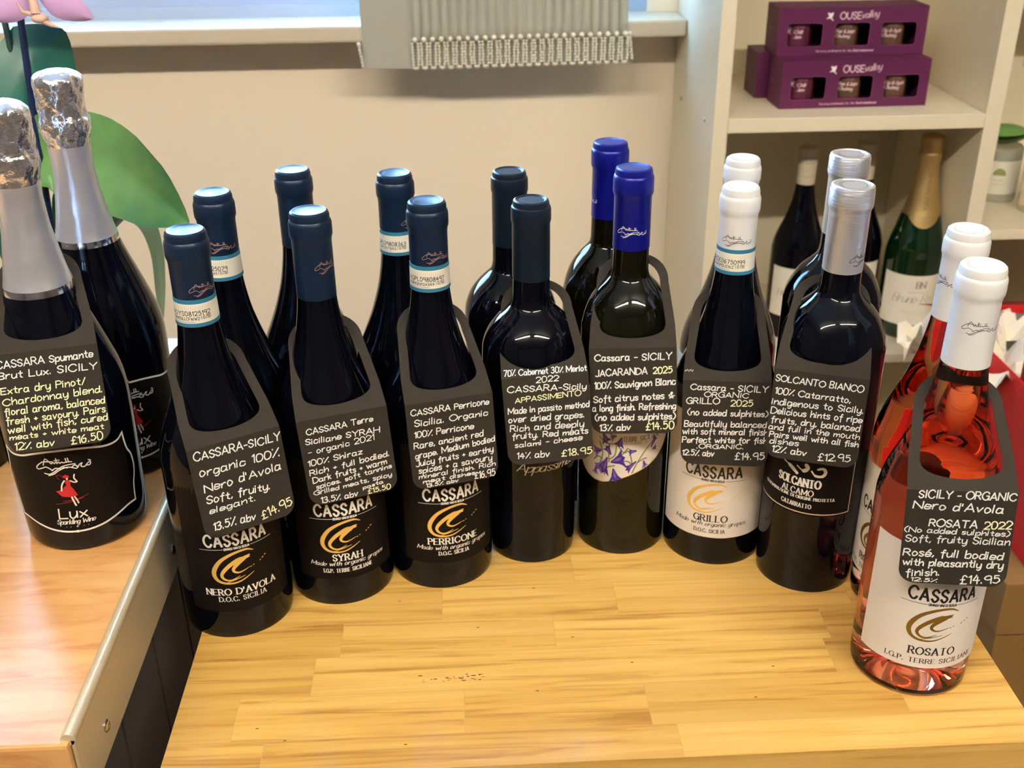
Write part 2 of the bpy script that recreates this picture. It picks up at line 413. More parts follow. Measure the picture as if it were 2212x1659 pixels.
# ------------------------------------------------------------------ butcher-block table
tb = thing('wooden_table', 'wooden table with a blonde butcher-block top made of glued staves, carrying the wine bottles', 'table', (.082, .77, 0))
TX0, TX1, TY0, TY1, TH = -.206, .370, .519, 1.05, .027
rows = [(.519, .5485, (-.142, .132)), (.5485, .589, (-.165, -.010, .116, .292)), (.589, .628, (-.117, .255)), (.628, .666, (-.100, .058, .262)), (.666, .704, (-.026, .109, .29)), (.704, .742, (.079, .24)), (.742, .780, (-.06, .17)), (.78, .82, (.02, .25)), (.82, .86, (-.09, .14)), (.86, .90, (-.02, .21)), (.90, .94, (-.1, .12)), (.94, .98, (.05, .3)), (.98, 1.05, (-.05, .2))]
mb = MB(); stave = []; ox, oy = .082, .77
for j, (ya, yb, js) in enumerate(rows):
    xs = [TX0] + list(js) + [TX1]
    for a, b in zip(xs, xs[1:]):
        g = .00022
        mb.add([(a + g - ox, ya + g - oy, ZB), (b - g - ox, ya + g - oy, ZB), (b - g - ox, yb - g - oy, ZB), (a + g - ox, yb - g - oy, ZB)], [(0, 1, 2, 3)], block_w); stave.append(random.random())
gl = mat('glue_line', (200, 158, 96), .6)
n0 = len(mb.f); mb.box(TX0 - ox, TX1 - ox, TY0 - oy, TY1 - oy, ZB - TH, ZB - .00025, block_w); stave += [.45] * (len(mb.f) - n0)
n0 = len(mb.f); mb.box(TX0 + .0004 - ox, TX1 - .0004 - ox, TY0 + .0004 - oy, TY1 - .0004 - oy, ZB - .0004, ZB - .0001, gl); stave += [.1] * (len(mb.f) - n0)
burn = mat('scorch_mark', (92, 56, 22), .6); n0 = len(mb.f)
for k in range(26):
    x = -.012 + random.uniform(-.014, .016) + (0 if k < 16 else -.018); y = .6015 + random.uniform(-.0035, .004)
    mb.box(x - ox, x + random.uniform(.0008, .0035) - ox, y - oy, y + random.uniform(.0003, .0009) - oy, ZB - .0002, ZB + .00006, burn)
for x, y in ((.04, .585), (.21, .60), (-.15, .56), (-.13, .548), (.07, .64), (.11, .61), (-.05, .54), (.0, .655), (.19, .57), (.28, .595), (-.06, .69), (.045, .70)):
    mb.box(x - ox, x + .002 - ox, y - oy, y + .0007 - oy, ZB - .0002, ZB + .00006, burn)
stave += [.1] * (len(mb.f) - n0)
tt = mb.build('tabletop', tb, smooth=False)
at = tt.data.attributes.new('stave', 'FLOAT', 'FACE'); at.data.foreach_set('value', stave)
for sx in (-.25, .25):
    for sy in (-.215, .235):
        b = MB(); b.box(sx - .03, sx + .03, sy - .03, sy + .03, 0, ZB - TH, beech_w); b.build('leg', tb, smooth=False)

# ------------------------------------------------------------------ beech counter on the left
CH = .0704
ct = thing('shop_counter', 'beech-topped counter with a dark grey grooved side, left of the wooden table', 'counter', (-.75, .76, 0))
cx, cy = -.75, .76
b = MB(); b.box(-1.30 - cx, -.2365 - cx, .480 - cy, 1.045 - cy, ZB + CH - .040, ZB + CH, beech_w); b.build('worktop', ct, smooth=False, bevel=.0025)
b = MB(); xs = -.243 - cx
ys = [.494] + [y for y in (.575, .661, .747, .833, .919, 1.003)] + [1.035]
for ya, yb in zip(ys, ys[1:]):
    b.box(xs - .03, xs, ya + .0022 - cy, yb - .0022 - cy, 0, ZB + CH - .0402, panelm)
    b.box(xs - .03, xs - .004, ya - .0022 - cy, ya + .0022 - cy, 0, ZB + CH - .0402, panelm)
    b.box(xs - .03, xs - .001, ya - .0007 - cy, ya + .0007 - cy, 0, ZB + CH - .0402, panelm)
b.build('grooved_side_panel', ct, smooth=False)
b = MB(); b.box(-1.28 - cx, xs - .0305, .50 - cy, 1.03 - cy, 0, ZB + CH - .0405, panelm); b.build('carcass', ct, smooth=False)
b = MB()   # steel edging: rounded bead on top and a flat strip down the side with rounded end corners
y0e, y1e = .484, 1.04
b.tube([(-.2375 - cx, y0e - cy, ZB + CH + .0005), (-.2375 - cx, y1e - cy, ZB + CH + .0005)], .0042, steel, 14)
zl, zt = ZB + .0185, ZB + CH; prof = [(y0e, zt), (y0e, zl + .012)] + [(y0e + .012 - .012 * math.cos(t * math.pi / 12), zl + .012 - .012 * math.sin(t * math.pi / 12)) for t in range(1, 7)] + [(y1e, zl), (y1e, zt)]
va = [(-.2358 - cx, y - cy, z) for y, z in prof]; vb = [(-.2338 - cx, y - cy, z) for y, z in prof]; n = len(prof)
b.add(va + vb, [tuple(range(n)), tuple(reversed(range(n, 2 * n)))] + [(i, i + n, (i + 1) % n + n, (i + 1) % n) for i in range(n)], steel)
edge = b.build('metal_edging', ct, angle=30)
for y in (.529, .716, .905):
    b = MB(); b.lathe([(0, 0), (.0042, 0), (.0042, .0008), (.003, .0018), (.0012, .0019), (0, .0012)], screwm, 16)
    sc = b.build('screw', edge, (-.2338 - cx, y - cy, ZB + .038)); sc.rotation_euler = (0, math.pi / 2, 0)

# ------------------------------------------------------------------ white shelving unit
su = thing('shelving_unit', 'white open shelving unit with chutney cartons and wine bottles, against the back wall', 'shelves', (.74, 1.655, 0))
def shelfbox(name, x0, x1, y0, y1, z0, z1, m=white_lam):
    b = MB(); b.box(x0 - .74, x1 - .74, y0 - 1.655, y1 - 1.655, z0 + ZB, z1 + ZB, m); return b.build(name, su, smooth=False, bevel=.0012)
for a, bx in ((.347, .3675), (.7285, .7520), (1.113, 1.137)): shelfbox('upright_panel', a, bx, 1.5, 1.803, -ZB, 1.10)
for za, zb in ((.150, .170), (-.212, -.197), (-.58, -.56), (.53, .55), (.90, .92)): shelfbox('shelf', .3677, .7283, 1.5, 1.800, za, zb)
for za, zb in ((-.016, -.001), (.38, .40), (-.39, -.37), (.75, .77)): shelfbox('shelf', .7522, 1.1128, 1.5, 1.800, za, zb)
shelfbox('back_panel', .3677, 1.1128, 1.8005, 1.8030, -ZB, 1.10)
for y, z in ((1.733, .147), (1.557, .156)):
    b = MB(); b.lathe([(0, 0), (.0036, 0), (.0030, .0012), (0, .0006)], screwm, 12)
    s_ = b.build('screw_cap', su, (.347 - .74, y - 1.655, ZB + z)); s_.rotation_euler = (0, -math.pi / 2, 0)

# ------------------------------------------------------------------ bottle shapes (mm, from the base)
BURG = [(0, 3), (30, 0), (36, 0), (39.3, 1.5), (40.5, 5), (40.6, 70), (40.6, 132), (40.1, 143), (38.2, 153), (35.0, 163), (30.6, 174), (24.4, 190.5), (18.7, 210), (16.0, 224), (14.5, 235), (13.6, 246), (13.4, 284), (14.2, 287), (14.2, 297), (13.0, 299), (0, 299)]
BORA = [(0, 3), (28, 0), (32, 0), (34.5, 1.5), (35.6, 5), (36.2, 60), (37.5, 120), (38.2, 158), (38.2, 172), (37.2, 184), (33.4, 194.5), (28, 202.5), (22.5, 208.3), (17.8, 212.8), (15.3, 216.5), (14.3, 222), (13.9, 237), (13.8, 279), (14.2, 281), (14.2, 290), (0, 291)]
BORJ = [(0, 3), (29, 0), (33, 0), (35.5, 1.5), (36.3, 5), (36.3, 100), (36.2, 182), (35.3, 195), (33.0, 205), (29.2, 214.5), (23.0, 223.5), (17.6, 229.5), (14.7, 233.5), (13.8, 238.5), (13.5, 256), (13.5, 295), (14.4, 297), (14.4, 308), (0, 309)]
BORS = [(0, 3), (29, 0), (34, 0), (36.4, 1.5), (37.3, 5), (37.7, 100), (37.9, 190), (37.5, 203), (34.6, 213), (28.4, 224.5), (22, 231.2), (17.3, 236), (14.9, 240), (14.0, 246), (13.7, 258), (13.7, 301), (14.4, 303), (14.4, 315), (0, 316)]
SPUM = [(0, 4), (33, 0), (37, 0), (41, 1.5), (42.8, 6), (43.8, 30), (45.2, 70), (45.7, 95), (45.2, 115), (43.0, 129), (39.3, 141.5), (32.7, 161), (26.9, 177), (22.5, 192), (18.1, 213), (15.0, 233), (14.0, 250), (14.4, 264), (15.0, 272), (15.5, 300), (0, 301)]
CHAM = [(0, 4), (30, 0), (36, 0), (42.5, 2), (44, 7), (44, 90), (44, 128), (43, 140), (40, 155), (34, 175), (26, 205), (20, 232), (15.5, 258), (14.4, 275), (14.6, 300), (0, 300)]
def fine(prof, a=3, b=-5):
    """round the body between the base and the capsule"""
    mid = smooth(prof[a:b], 4)
    return prof[:a] + mid + prof[b:]
def mm(prof, f=1.0): return [(r / 1000.0 * f, z / 1000.0) for r, z in prof]
CAPB = [(13.95, 243), (13.8, 283), (14.1, 285.6), (14.85, 287.6), (14.95, 290), (14.85, 296.2), (14.3, 298.2), (13.75, 299), (13.75, 301.6), (13.1, 303.9), (11.8, 305), (10.6, 304.7), (9.8, 304.3), (0, 304.3)]
CAPA = [(14.15, 236.5), (14.05, 278.6), (14.6, 280.6), (14.75, 282), (14.7, 289.6), (14.2, 291.2), (13.4, 291.9), (13.4, 293.8), (12.8, 295.7), (11.5, 296.4), (10.5, 295.9), (9.6, 295.4), (0, 295.4)]
CAPJ = [(13.85, 255.8), (13.75, 295), (14.5, 296.6), (14.95, 298.4), (14.9, 308.6), (14.3, 310.4), (13.8, 311), (13.8, 312.9), (13.2, 315.2), (11.8, 316), (10.8, 315.6), (0, 315.3)]
CAPS = [(14.0, 256.3), (13.95, 299.5), (14.3, 300.5), (14.6, 301.6), (15.1, 302.6), (15.25, 304), (15.1, 314.6), (14.5, 317), (13.2, 317.6), (12.2, 317.3), (11.8, 316.8), (0, 316.8)]
CAPROS = [(r + (.8 if z < 250 else .15 if z < 285 else .2), z - 4.5 if z < 244 else z - 2.5) for r, z in CAPB]
def flat(z): return lambda x: z

# signature drawn on the capsules (unit width 1)
SIG = [[(.33, .30), (.17, .31), (.06, .25), (.0, .18), (.03, .14), (.12, .17), (.18, .19), (.24, .16), (.29, .11)],
       [(.14, .23), (.20, .37), (.29, .26)], [(.12, .30), (.30, .305)],
       [(.30, .26), (.33, .29), (.35, .26), (.38, .29), (.40, .26), (.43, .29), (.45, .26), (.49, .28), (.51, .26), (.56, .27), (.60, .27), (.66, .26)],
       [(.395, .37), (.395, .26)], [(.36, .325), (.45, .33)], [(.56, .35), (.565, .26)], [(.60, .35), (.605, .26)],
       [(.13, .05), (.22, .03), (.32, .08), (.40, .14), (.50, .19), (.60, .205), (.71, .205)],
       [(.20, .0), (.30, .03), (.40, .10), (.52, .15), (.62, .145), (.72, .10), (.78, .17), (.83, .19), (.80, .13), (.86, .10), (.92, .15), (.97, .18), (.98, .14), (.95, .11), (.90, .12)],
       [(.28, .11), (.36, .16), (.44, .13), (.50, .16), (.56, .14)], [(.64, .14), (.70, .18), (.74, .13)], [(.95, .225), (.99, .20)]]
def signature(mb, x, y, w, th, mp, off, m):
    for s in SIG: ribbon(mb, [(x + (a - .5) * w, y + b * w) for a, b in smooth(s, 3)], th, mp, off, m)
WAVE = [([(1.0, .90), (.82, .985), (.52, .93), (.24, .76), (.07, .50), (.04, .28), (.14, .10), (.36, .02), (.62, .05), (.95, .24)], (.015, .06, .075, .10, .12, .11, .075, .055, .04, .012)),
        ([(.90, .74), (.66, .72), (.44, .60), (.27, .42), (.21, .27), (.28, .15), (.42, .12), (.62, .22)], (.012, .14, .11, .10, .08, .06, .04, .01)),
        ([(.90, .80), (.74, .72), (.58, .58), (.49, .45), (.52, .36), (.64, .33), (.86, .42)], (.02, .13, .11, .08, .06, .04, .01)),
        ([(.30, .05), (.5, .12), (.74, .2)], (.01, .03, .01)), ([(.88, .41), (.91, .42)], .02), ([(.95, .44), (.97, .45)], .02),
        ([(1.13, .50), (1.15, .51)], .025), ([(1.19, .545), (1.22, .56)], .025), ([(1.26, .60), (1.29, .61)], .025)]
def wave(mb, x0, y0, w, h, mp, off, m):
    for pts, ww in WAVE:
        n = 5; q = smooth([(x0 + a * w, y0 + b * h) for a, b in pts], n)
        if isinstance(ww, tuple):
            W2 = []
            for i in range(len(q)):
                t = i / (len(q) - 1) * (len(ww) - 1); k = min(int(t), len(ww) - 2); W2.append((ww[k] + (ww[k + 1] - ww[k]) * (t - k)) * h)
        else: W2 = ww * h
        ribbon(mb, q, W2, mp, off, m)
def deg(a, R=40.6): return math.radians(a) * R

def estate_label(par, name, lines, white, gold, halfdeg=58, z0=24, z1=136):
    """front label: name in capitals over a rule, the brushed wave and the grape lines"""
    mp = cylmap(rprof(BURG)); b = MB(); ink = ink_k if white else ink_w
    h = deg(halfdeg); patch(b, (-h, h, lambda x: (z0, z1)), mp, .12, lab_white if white else lab_black)
    text(b, 'CASSARA', deg(-31.5), 82.2, deg(31.5), 82.2, 9.4, 1.65, mp, .2, ink, 'sans', 3.4)
    ribbon(b, [(deg(a), 79.3) for a in range(-38, -13, 3)], .35, mp, .2, ink); ribbon(b, [(deg(a), 79.3) for a in range(14, 40, 3)], .35, mp, .2, ink)
    text(b, 'GRANDI VINI DI SICILIA', deg(-13), 78.5, deg(12.6), 78.5, 1.7, .42, mp, .2, ink, 'sans')
    wave(b, deg(-28), 48.8, deg(44), 28, mp, .2, gold)
    for s, a0, a1, z, hh, w, st, mt in lines: text(b, s, deg(a0), z, deg(a1), z, hh, w, mp, .2, mt or ink, st)
    return b.build('front_label', par)
MADE = ('Made with organic grapes', -42, 42, 37.0, 3.6, .5, 'script', None)

def capsule(par, prof, m, yaw, logo, sigz=262.5, logo_r=None, tear=True):
    b = MB(); b.lathe(mm(prof), m, 56)
    r = logo_r or prof[0][0]
    if logo is not None:
        mp = cylmap(lambda z: prof[0][0] / 1000.0 if z < prof[1][1] / 1000.0 else .015)
        mp = cylmap(rprof([(p[0], p[1]) for p in prof[:2]]))
        signature(b, 0, sigz, 23.5, .34, mp, .06, logo)
    # pressed ring and letters on the top disc
    zt = prof[-1][1]
    top = lambda x, y, off: Vector((x / 1000, y / 1000, (zt + off) / 1000))
    ribbon(b, [(9.3 * math.cos(t * math.pi / 16), 9.3 * math.sin(t * math.pi / 16)) for t in range(33)], .35, top, .05, ring_ink[m.name])
    for k in range(14):
        a = math.radians(20 + k * 10.5); q = [(7.6 * math.cos(a), 7.6 * math.sin(a)), (8.6 * math.cos(a + .05), 8.6 * math.sin(a + .05))]
        ribbon(b, q, .5, top, .05, ring_ink[m.name])
    o = b.build('capsule', par, rotz=yaw, angle=28)
    return o
ring_ink = {m.name: k for m, k in ((cap_navy, mat('navy_emboss', (8, 20, 40), .5)), (cap_black, mat('slate_emboss', (10, 16, 24), .5)), (cap_blue, mat('cobalt_emboss', (6, 10, 70), .5)), (cap_white, mat('white_emboss', (196, 192, 186), .5)), (cap_silver, mat('silver_emboss', (120, 122, 128), .4, metal=1)))}
def doc_band(par, yaw, code, sub):
    b = MB(); R = 14.35
    b.lathe(mm([(14.0, 241.2), (14.75, 241.3), (14.6, 244)]), band_teal, 56)
    b.lathe(mm([(14.6, 244), (14.2, 257.6)]), lab_cream, 56)
    b.lathe(mm([(14.2, 257.6), (14.1, 260.4), (13.7, 260.5)]), band_teal, 56)
    mp = cylmap(rprof([(14.6, 244), (14.2, 257.6)]))
    L = math.radians(57) * R
    text(b, code, -L, 249.6, L, 249.6, 3.0, .45, mp, .06, ink_k, 'sans', 3)
    text(b, sub, -L, 246.4, L * .45, 246.4, 2.0, .32, mp, .06, ink_k, 'sans', 3); text(b, 'l 0.750', L * .55, 246.8, L, 246.8, 2.2, .32, mp, .06, ink_k, 'sans')
    ribbon(b, [(-L + k * .6, 245) for k in range(30)], .25, mp, .06, ring_ink[cap_silver.name])
    for k in range(-14, 15): ribbon(b, [(k * 1.5, 253.6), (k * 1.5 + .4, 256.6)], .22, mp, .05, cap_rule)
    return b.build('neck_band', par, rotz=yaw, angle=28)
cap_rule = mat('fine_grey_print', (188, 182, 166), .6)
def body(par, prof, m, f=1.0):
    b = MB(); b.lathe(mm(fine(prof), f), m, 80); return b.build('glass_body', par, angle=60)

def rz_(d): return math.radians(d)
FRONT = 'wine bottles in the front row'; REAR = 'wine bottles in the back row'
# each entry: position, label yaw, capsule yaw and so on, all in degrees about the upright axis (0 faces -y)
def estate_bottle(label, group, x, y, zs, yaw, cyaw, capm, logo, band, lab):
    t = thing('wine_bottle', label, 'wine bottle', P(x, y, 0), 0, group); t.scale = (1, 1, zs)
    g = body(t, BURG, glass_dk)
    capsule(t, CAPB, capm, rz_(cyaw), logo)
    if band: doc_band(t, rz_(band[0]), band[1], band[2])
    if lab: lab(t).rotation_euler = (0, 0, rz_(yaw))
    return t
NERO = lambda t: estate_label(t, '', [("NERO D'AVOLA", -37.5, 36.5, 39.3, 5.2, .95, 'serif', None), ('D.O.C. SICILIA', -25, 24, 33.4, 3.9, .6, 'serif', None)], False, ink_gold)
SYRA = lambda t: estate_label(t, '', [('SYRAH', -16.5, 15, 41.4, 5.6, 1.0, 'serif', None), MADE, ('I.G.P. TERRE SICILIANE', -28, 26, 30.7, 3.2, .55, 'serif', None)], False, ink_gold)
PERR = lambda t: estate_label(t, '', [('PERRICONE', -28.5, 28, 42.0, 5.4, 1.0, 'serif', None), MADE, ('D.O.C. SICILIA', -17.5, 16.5, 31.8, 3.2, .55, 'serif', None)], False, ink_gold)
GRIL = lambda t: estate_label(t, '', [('GRILLO', -18, 19, 41.3, 5.6, 1.0, 'serif', None), MADE, ('D.O.C. SICILIA', -17, 17.5, 30.6, 3.2, .55, 'serif', None)], True, ink_gold, 68, 26, 134)
ROSA = lambda t: estate_label(t, '', [('ROSATO', -22.7, 20, 37.4, 5.8, 1.0, 'serif', None), ('I.G.P. TERRE SICILIANE', -44, 45, 30.2, 3.6, .6, 'serif', None)], True, ink_brn, 74, 26, 122)
estate_bottle('red wine bottle with navy capsule, NERO D\'AVOLA on its label, leftmost in the front row', FRONT, -.1823, .6956, 1, 18.5, 50, cap_navy, ink_rose, (-7, 'ADYS08125192', 'TMWSGLLCFWW2'), NERO)
estate_bottle('red wine bottle standing directly behind the leftmost front-row bottle, navy capsule and teal-edged neck band', REAR, -.1805, .779, .998, 20, 18, cap_navy, ink_rose, (-31, 'ADYS08125079', 'TMWSGLLCFWA9'), NERO)
estate_bottle('red wine bottle with SYRAH on its black label and a plain navy capsule', FRONT, -.1058, .7297, 1, 15, 58, cap_navy, ink_rose, None, SYRA)
estate_bottle('red wine bottle with bandless navy capsule, in the back row behind the SYRAH bottle', REAR, -.1325, .848, .984, 40, 40, cap_navy, ink_rose, None, SYRA)
estate_bottle('red wine bottle with PERRICONE on its black label, in the front row', FRONT, -.0259, .7454, 1, 15.5, 30, cap_navy, ink_rose, (-12, 'AQPL09808497', 'DSBHQNXSXXK4'), PERR)
estate_bottle('red wine bottle behind the PERRICONE bottle, its pale neck band numbered 09808363', REAR, -.0525, .831, .985, 40, 66, cap_navy, ink_rose, (-30, 'AQPL09808363', 'DSGGPONTBAS'), PERR)
estate_bottle('white wine bottle with white capsule and GRILLO on a white label', FRONT, .2000, .7624, 1, -17.3, -14, cap_white, ink_k, (-42, 'AEDE06750199', 'OLNAG9SUS16Z'), GRIL)
estate_bottle('white-capped wine bottle standing directly behind the GRILLO bottle, in front of the shelf upright', REAR, .2230, .851, .985, -40, 60, cap_white, ink_k, (20, 'AEDE06750204', 'OLNAG9SUS20Z'), GRIL)

# Bordeaux-shaped bottles with the dark capsule
def appassimento(label, group, x, y, yaw):
    t = thing('wine_bottle', label, 'wine bottle', P(x, y, 0), 0, group); body(t, BORA, glass_dk); capsule(t, CAPA, cap_black, 0, None)
    b = MB(); mp = cylmap(rprof(BORA)); text(b, 'Appassimento', -28, 87.5, 33, 87.5, 7.5, .75, mp, .12, ink_w, 'script', 1.2)
    b.build('front_label', t, rotz=rz_(yaw)); return t
appassimento('dark bottle with plain slate capsule and white script peeping below its tag, front row middle', FRONT, .0487, .7694, 22)
appassimento('broad-shouldered dark bottle with slate capsule in the back row, left of the two cobalt-capped bottles', REAR, .0364, .8435, 120)

def jacaranda(label, group, x, y, yaw, cyaw):
    t = thing('wine_bottle', label, 'wine bottle', P(x, y, 0), 0, group); body(t, BORJ, glass_ol)
    capsule(t, CAPJ, cap_blue, rz_(cyaw), ink_w, 266)
    b = MB(); mp = cylmap(rprof(BORJ)); R = 36.3; D = lambda a: math.radians(a) * R
    lo = pl([(D(a), z) for a, z in ((-62, 84), (-52, 75), (-42, 70), (-30, 67.5), (-18, 67.5), (-4, 70.5), (22, 77.5), (40, 82.5), (53, 87.5), (66, 95), (76, 104), (82, 114))])
    patch(b, (D(-62), D(82), lambda x: (lo(x), 150)), mp, .12, lab_white, 40)
    ribbon(b, [(D(a), lo(D(a)) + .7) for a in range(-62, 83, 3)], 1.1, mp, .17, mat('pale_gold_print', (226, 206, 150), .4))
    text(b, 'TERRE SICILIANE', D(6), 107.2, D(57), 107.2, 4.2, .6, mp, .2, mat('olive_grey_print', (112, 104, 72), .5), 'serif')
    text(b, 'INDICAZIONE GEOGRAFICA', D(2), 104.3, D(62), 104.3, 2.0, .34, mp, .2, mat('sand_print', (176, 164, 132), .5), 'serif')
    X = lambda u: (u - 388) * .1 + 3.8   # sketch units of the printed flowers
    Z = lambda v: 108 - (v - 770) * .138
    def st(pts, w, m): ribbon(b, smooth([(X(u), Z(v)) for u, v in pts], 4), w, mp, .2, m)
    for pts in ([(200, 770), (260, 800), (340, 800), (400, 850), (440, 840), (470, 930)], [(340, 810), (330, 870), (290, 900)], [(470, 985), (510, 920), (570, 850), (620, 810), (650, 790)], [(400, 905), (440, 910), (470, 935)], [(510, 920), (560, 900), (590, 900)], [(250, 1010), (270, 960), (330, 940)], [(200, 800), (230, 870), (210, 930)], [(350, 900), (400, 850), (430, 820)], [(150, 930), (190, 900), (230, 910)], [(280, 860), (285, 920)]): st(pts, 1.0, green_i)
    def trumpet(u, v, ang, L, m1, m2, wd=26):
        wd *= 1.75; L *= 1.3
        c, s = math.cos(math.radians(ang)), math.sin(math.radians(ang))
        T = lambda a, w: (X(u + c * a - s * w), Z(v - (s * a + c * w)))
        poly(b, [T(0, 5), T(L * .6, wd * .45), T(L, wd), T(L * .88, wd * .3), T(L * 1.08, 0), T(L * .88, -wd * .3), T(L, -wd), T(L * .6, -wd * .45), T(0, -5)], mp, .24, m1)
        poly(b, [T(L * .15, 3), T(L * .6, wd * .2), T(L * .85, wd * .1), T(L * .6, -wd * .1), T(L * .15, 0)], mp, .28, m2)
    for a in ((270, 890, 250, 90, purple1, purple2, 34), (300, 920, 20, 85, purple1, purple2, 38), (320, 960, 285, 66, purple1, purple2, 34), (225, 850, 200, 60, purple2, purple1, 26), (240, 920, 230, 66, purple2, purple1, 26), (500, 840, 185, 48, purple1, purple2, 14), (625, 835, 55, 60, purple1, purple2, 16), (640, 850, 10, 30, purple1, purple2, 14), (500, 910, 215, 74, purple1, purple2, 18), (560, 910, 290, 40, purple2, purple1, 18), (380, 750, 250, 50, purple1, purple2, 26), (230, 740, 300, 50, purple1, purple2, 28), (175, 960, 260, 50, purple2, purple1, 18), (340, 740, 200, 40, purple2, purple1, 20), (300, 870, 130, 50, purple1, purple2, 22)): trumpet(*a)
    b.build('front_label', t, rotz=rz_(yaw)); return t
jacaranda('green-brown bottle with cobalt blue capsule and purple flowers on its white label', FRONT, .1243, .7775, -15, -6.4)
jacaranda('cobalt-capped bottle in the back row, tallest against the cream wall', REAR, .1163, .8495, -106, -98)

def solcanto(label, group, x, y, yaw, cyaw):
    t = thing('wine_bottle', label, 'wine bottle', P(x, y, 0), 0, group); body(t, BORS, glass_dk)
    capsule(t, CAPS, cap_silver, rz_(cyaw), ink_k, 262)
    b = MB(); mp = cylmap(rprof(BORS)); D = lambda a: math.radians(a) * 37.8
    patch(b, (D(-66), D(66), lambda x: (70.5, 150)), mp, .1, lab_black)
    ribbon(b, [(D(a), 72.6) for a in range(-64, 65, 4)], .9, mp, .16, ink_rose2); ribbon(b, [(D(64), z) for z in range(73, 146, 4)], .8, mp, .16, ink_rose2); ribbon(b, [(D(-64), z) for z in range(73, 146, 4)], .8, mp, .16, ink_rose2)
    text(b, 'SOLCANTO', D(-24.5), 95.6, D(25), 95.6, 6.4, 1.35, mp, .2, ink_w, 'serif', 2.6)
    text(b, 'ALCAMO', D(-18.5), 88.2, D(18.3), 88.2, 4.8, .75, mp, .2, ink_w, 'serif')
    text(b, 'DENOMINAZIONE DI ORIGINE PROTETTA', D(-46), 84.6, D(43), 84.6, 2.3, .5, mp, .2, ink_w, 'serif')
    text(b, 'CATARRATTO', D(-17.6), 77.2, D(17.7), 77.2, 3.4, .6, mp, .2, ink_w, 'serif')
    for pts, w in (([(-14, 113), (-8, 110.5), (-3, 107), (-1, 105)], (1, 3, 2.4, .6)), ([(-2, 112), (3, 109), (6, 112), (4, 115)], (1, 3, 3, 1)), ([(9, 110), (12, 106.5), (17, 106.5), (19, 110), (17, 113), (13, 112)], (1.2, 2, 2.4, 2.4, 2, 1)), ([(-16, 118), (-10, 121), (0, 118), (10, 121), (16, 118)], (1, 3, 2, 3, 1))):
        q = smooth(pts, 4); n = len(q) - 1
        ribbon(b, q, [w[min(int(i / n * (len(w) - 1)), len(w) - 1)] for i in range(n + 1)], mp, .2, ink_w)
    b.build('front_label', t, rotz=rz_(yaw)); return t
ink_rose2 = mat('champagne_print', (224, 206, 186), .4, metal=.3)
solcanto('dark bottle with brushed silver capsule and a white-edged black label, front row', FRONT, .2658, .7190, -37, 46)
solcanto('silver-capped dark bottle in the back row, right behind the front silver-capped one', REAR, .2885, .7945, 60, 140)

# rosé: clear glass holding pink wine
wine = bpy.data.materials.new('rose_wine'); wine.use_nodes = True
nt = wine.node_tree; pb = nt.nodes['Principled BSDF']; pb.inputs['Transmission Weight'].default_value = 1; pb.inputs['Roughness'].default_value = 0; pb.inputs['IOR'].default_value = 1.003
pb.inputs['Base Color'].default_value = (1, 1, 1, 1); pb.inputs['Specular IOR Level'].default_value = 0
va = nt.nodes.new('ShaderNodeVolumeAbsorption'); va.inputs['Color'].default_value = (1.0, .36, .16, 1); va.inputs['Density'].default_value = 19
glass_rs = mat('rose_bottle_glass', (255, 252, 250), 0.0, trans=1.0, ior=1.38)
nt.links.new(va.outputs[0], nt.nodes['Material Output'].inputs['Volume'])
def rose(label, group, x, y, zs, yaw, cyaw):
    t = thing('wine_bottle', label, 'wine bottle', P(x, y, 0), 0, group); t.scale = (1, 1, zs)
    out = fine([(r * .98 if z < 200 else r, z) for r, z in BURG][:-4] + [(13.4, 290), (13.0, 297), (10.5, 299)], 3, -3)
    f = [(max(r - 2.6, 0), z) for r, z in out if z > 8 and r > 5]
    inn = [(0, 22), (14, 17), (26, 10.5), (33, 8.5)] + [q for q in f if q[1] > 9]
    b = MB(); b.lathe(mm([(0, 14), (18, 9)] + out[1:]), glass_rs, 80); b.build('glass_body', t, angle=60)
    lv = 231; wn_ = [q for q in inn if q[1] <= lv]
    b = MB(); b.lathe(mm(wn_ + [(wn_[-1][0], lv), (0, lv)]), wine, 80); b.build('rose_wine', t, angle=60)
    capsule(t, CAPROS, cap_white, rz_(cyaw), ink_k, 261.5)
    l = ROSA(t); l.rotation_euler = (0, 0, rz_(yaw)); return t
rose('pink rosé wine bottle with white capsule and label, the nearest bottle at the right', FRONT, .3090, .6035, 1, -4, -3)
rose('rosé wine bottle standing behind the nearest rosé bottle, partly hidden by it', REAR, .3343, .6818, .982, -60, -75)

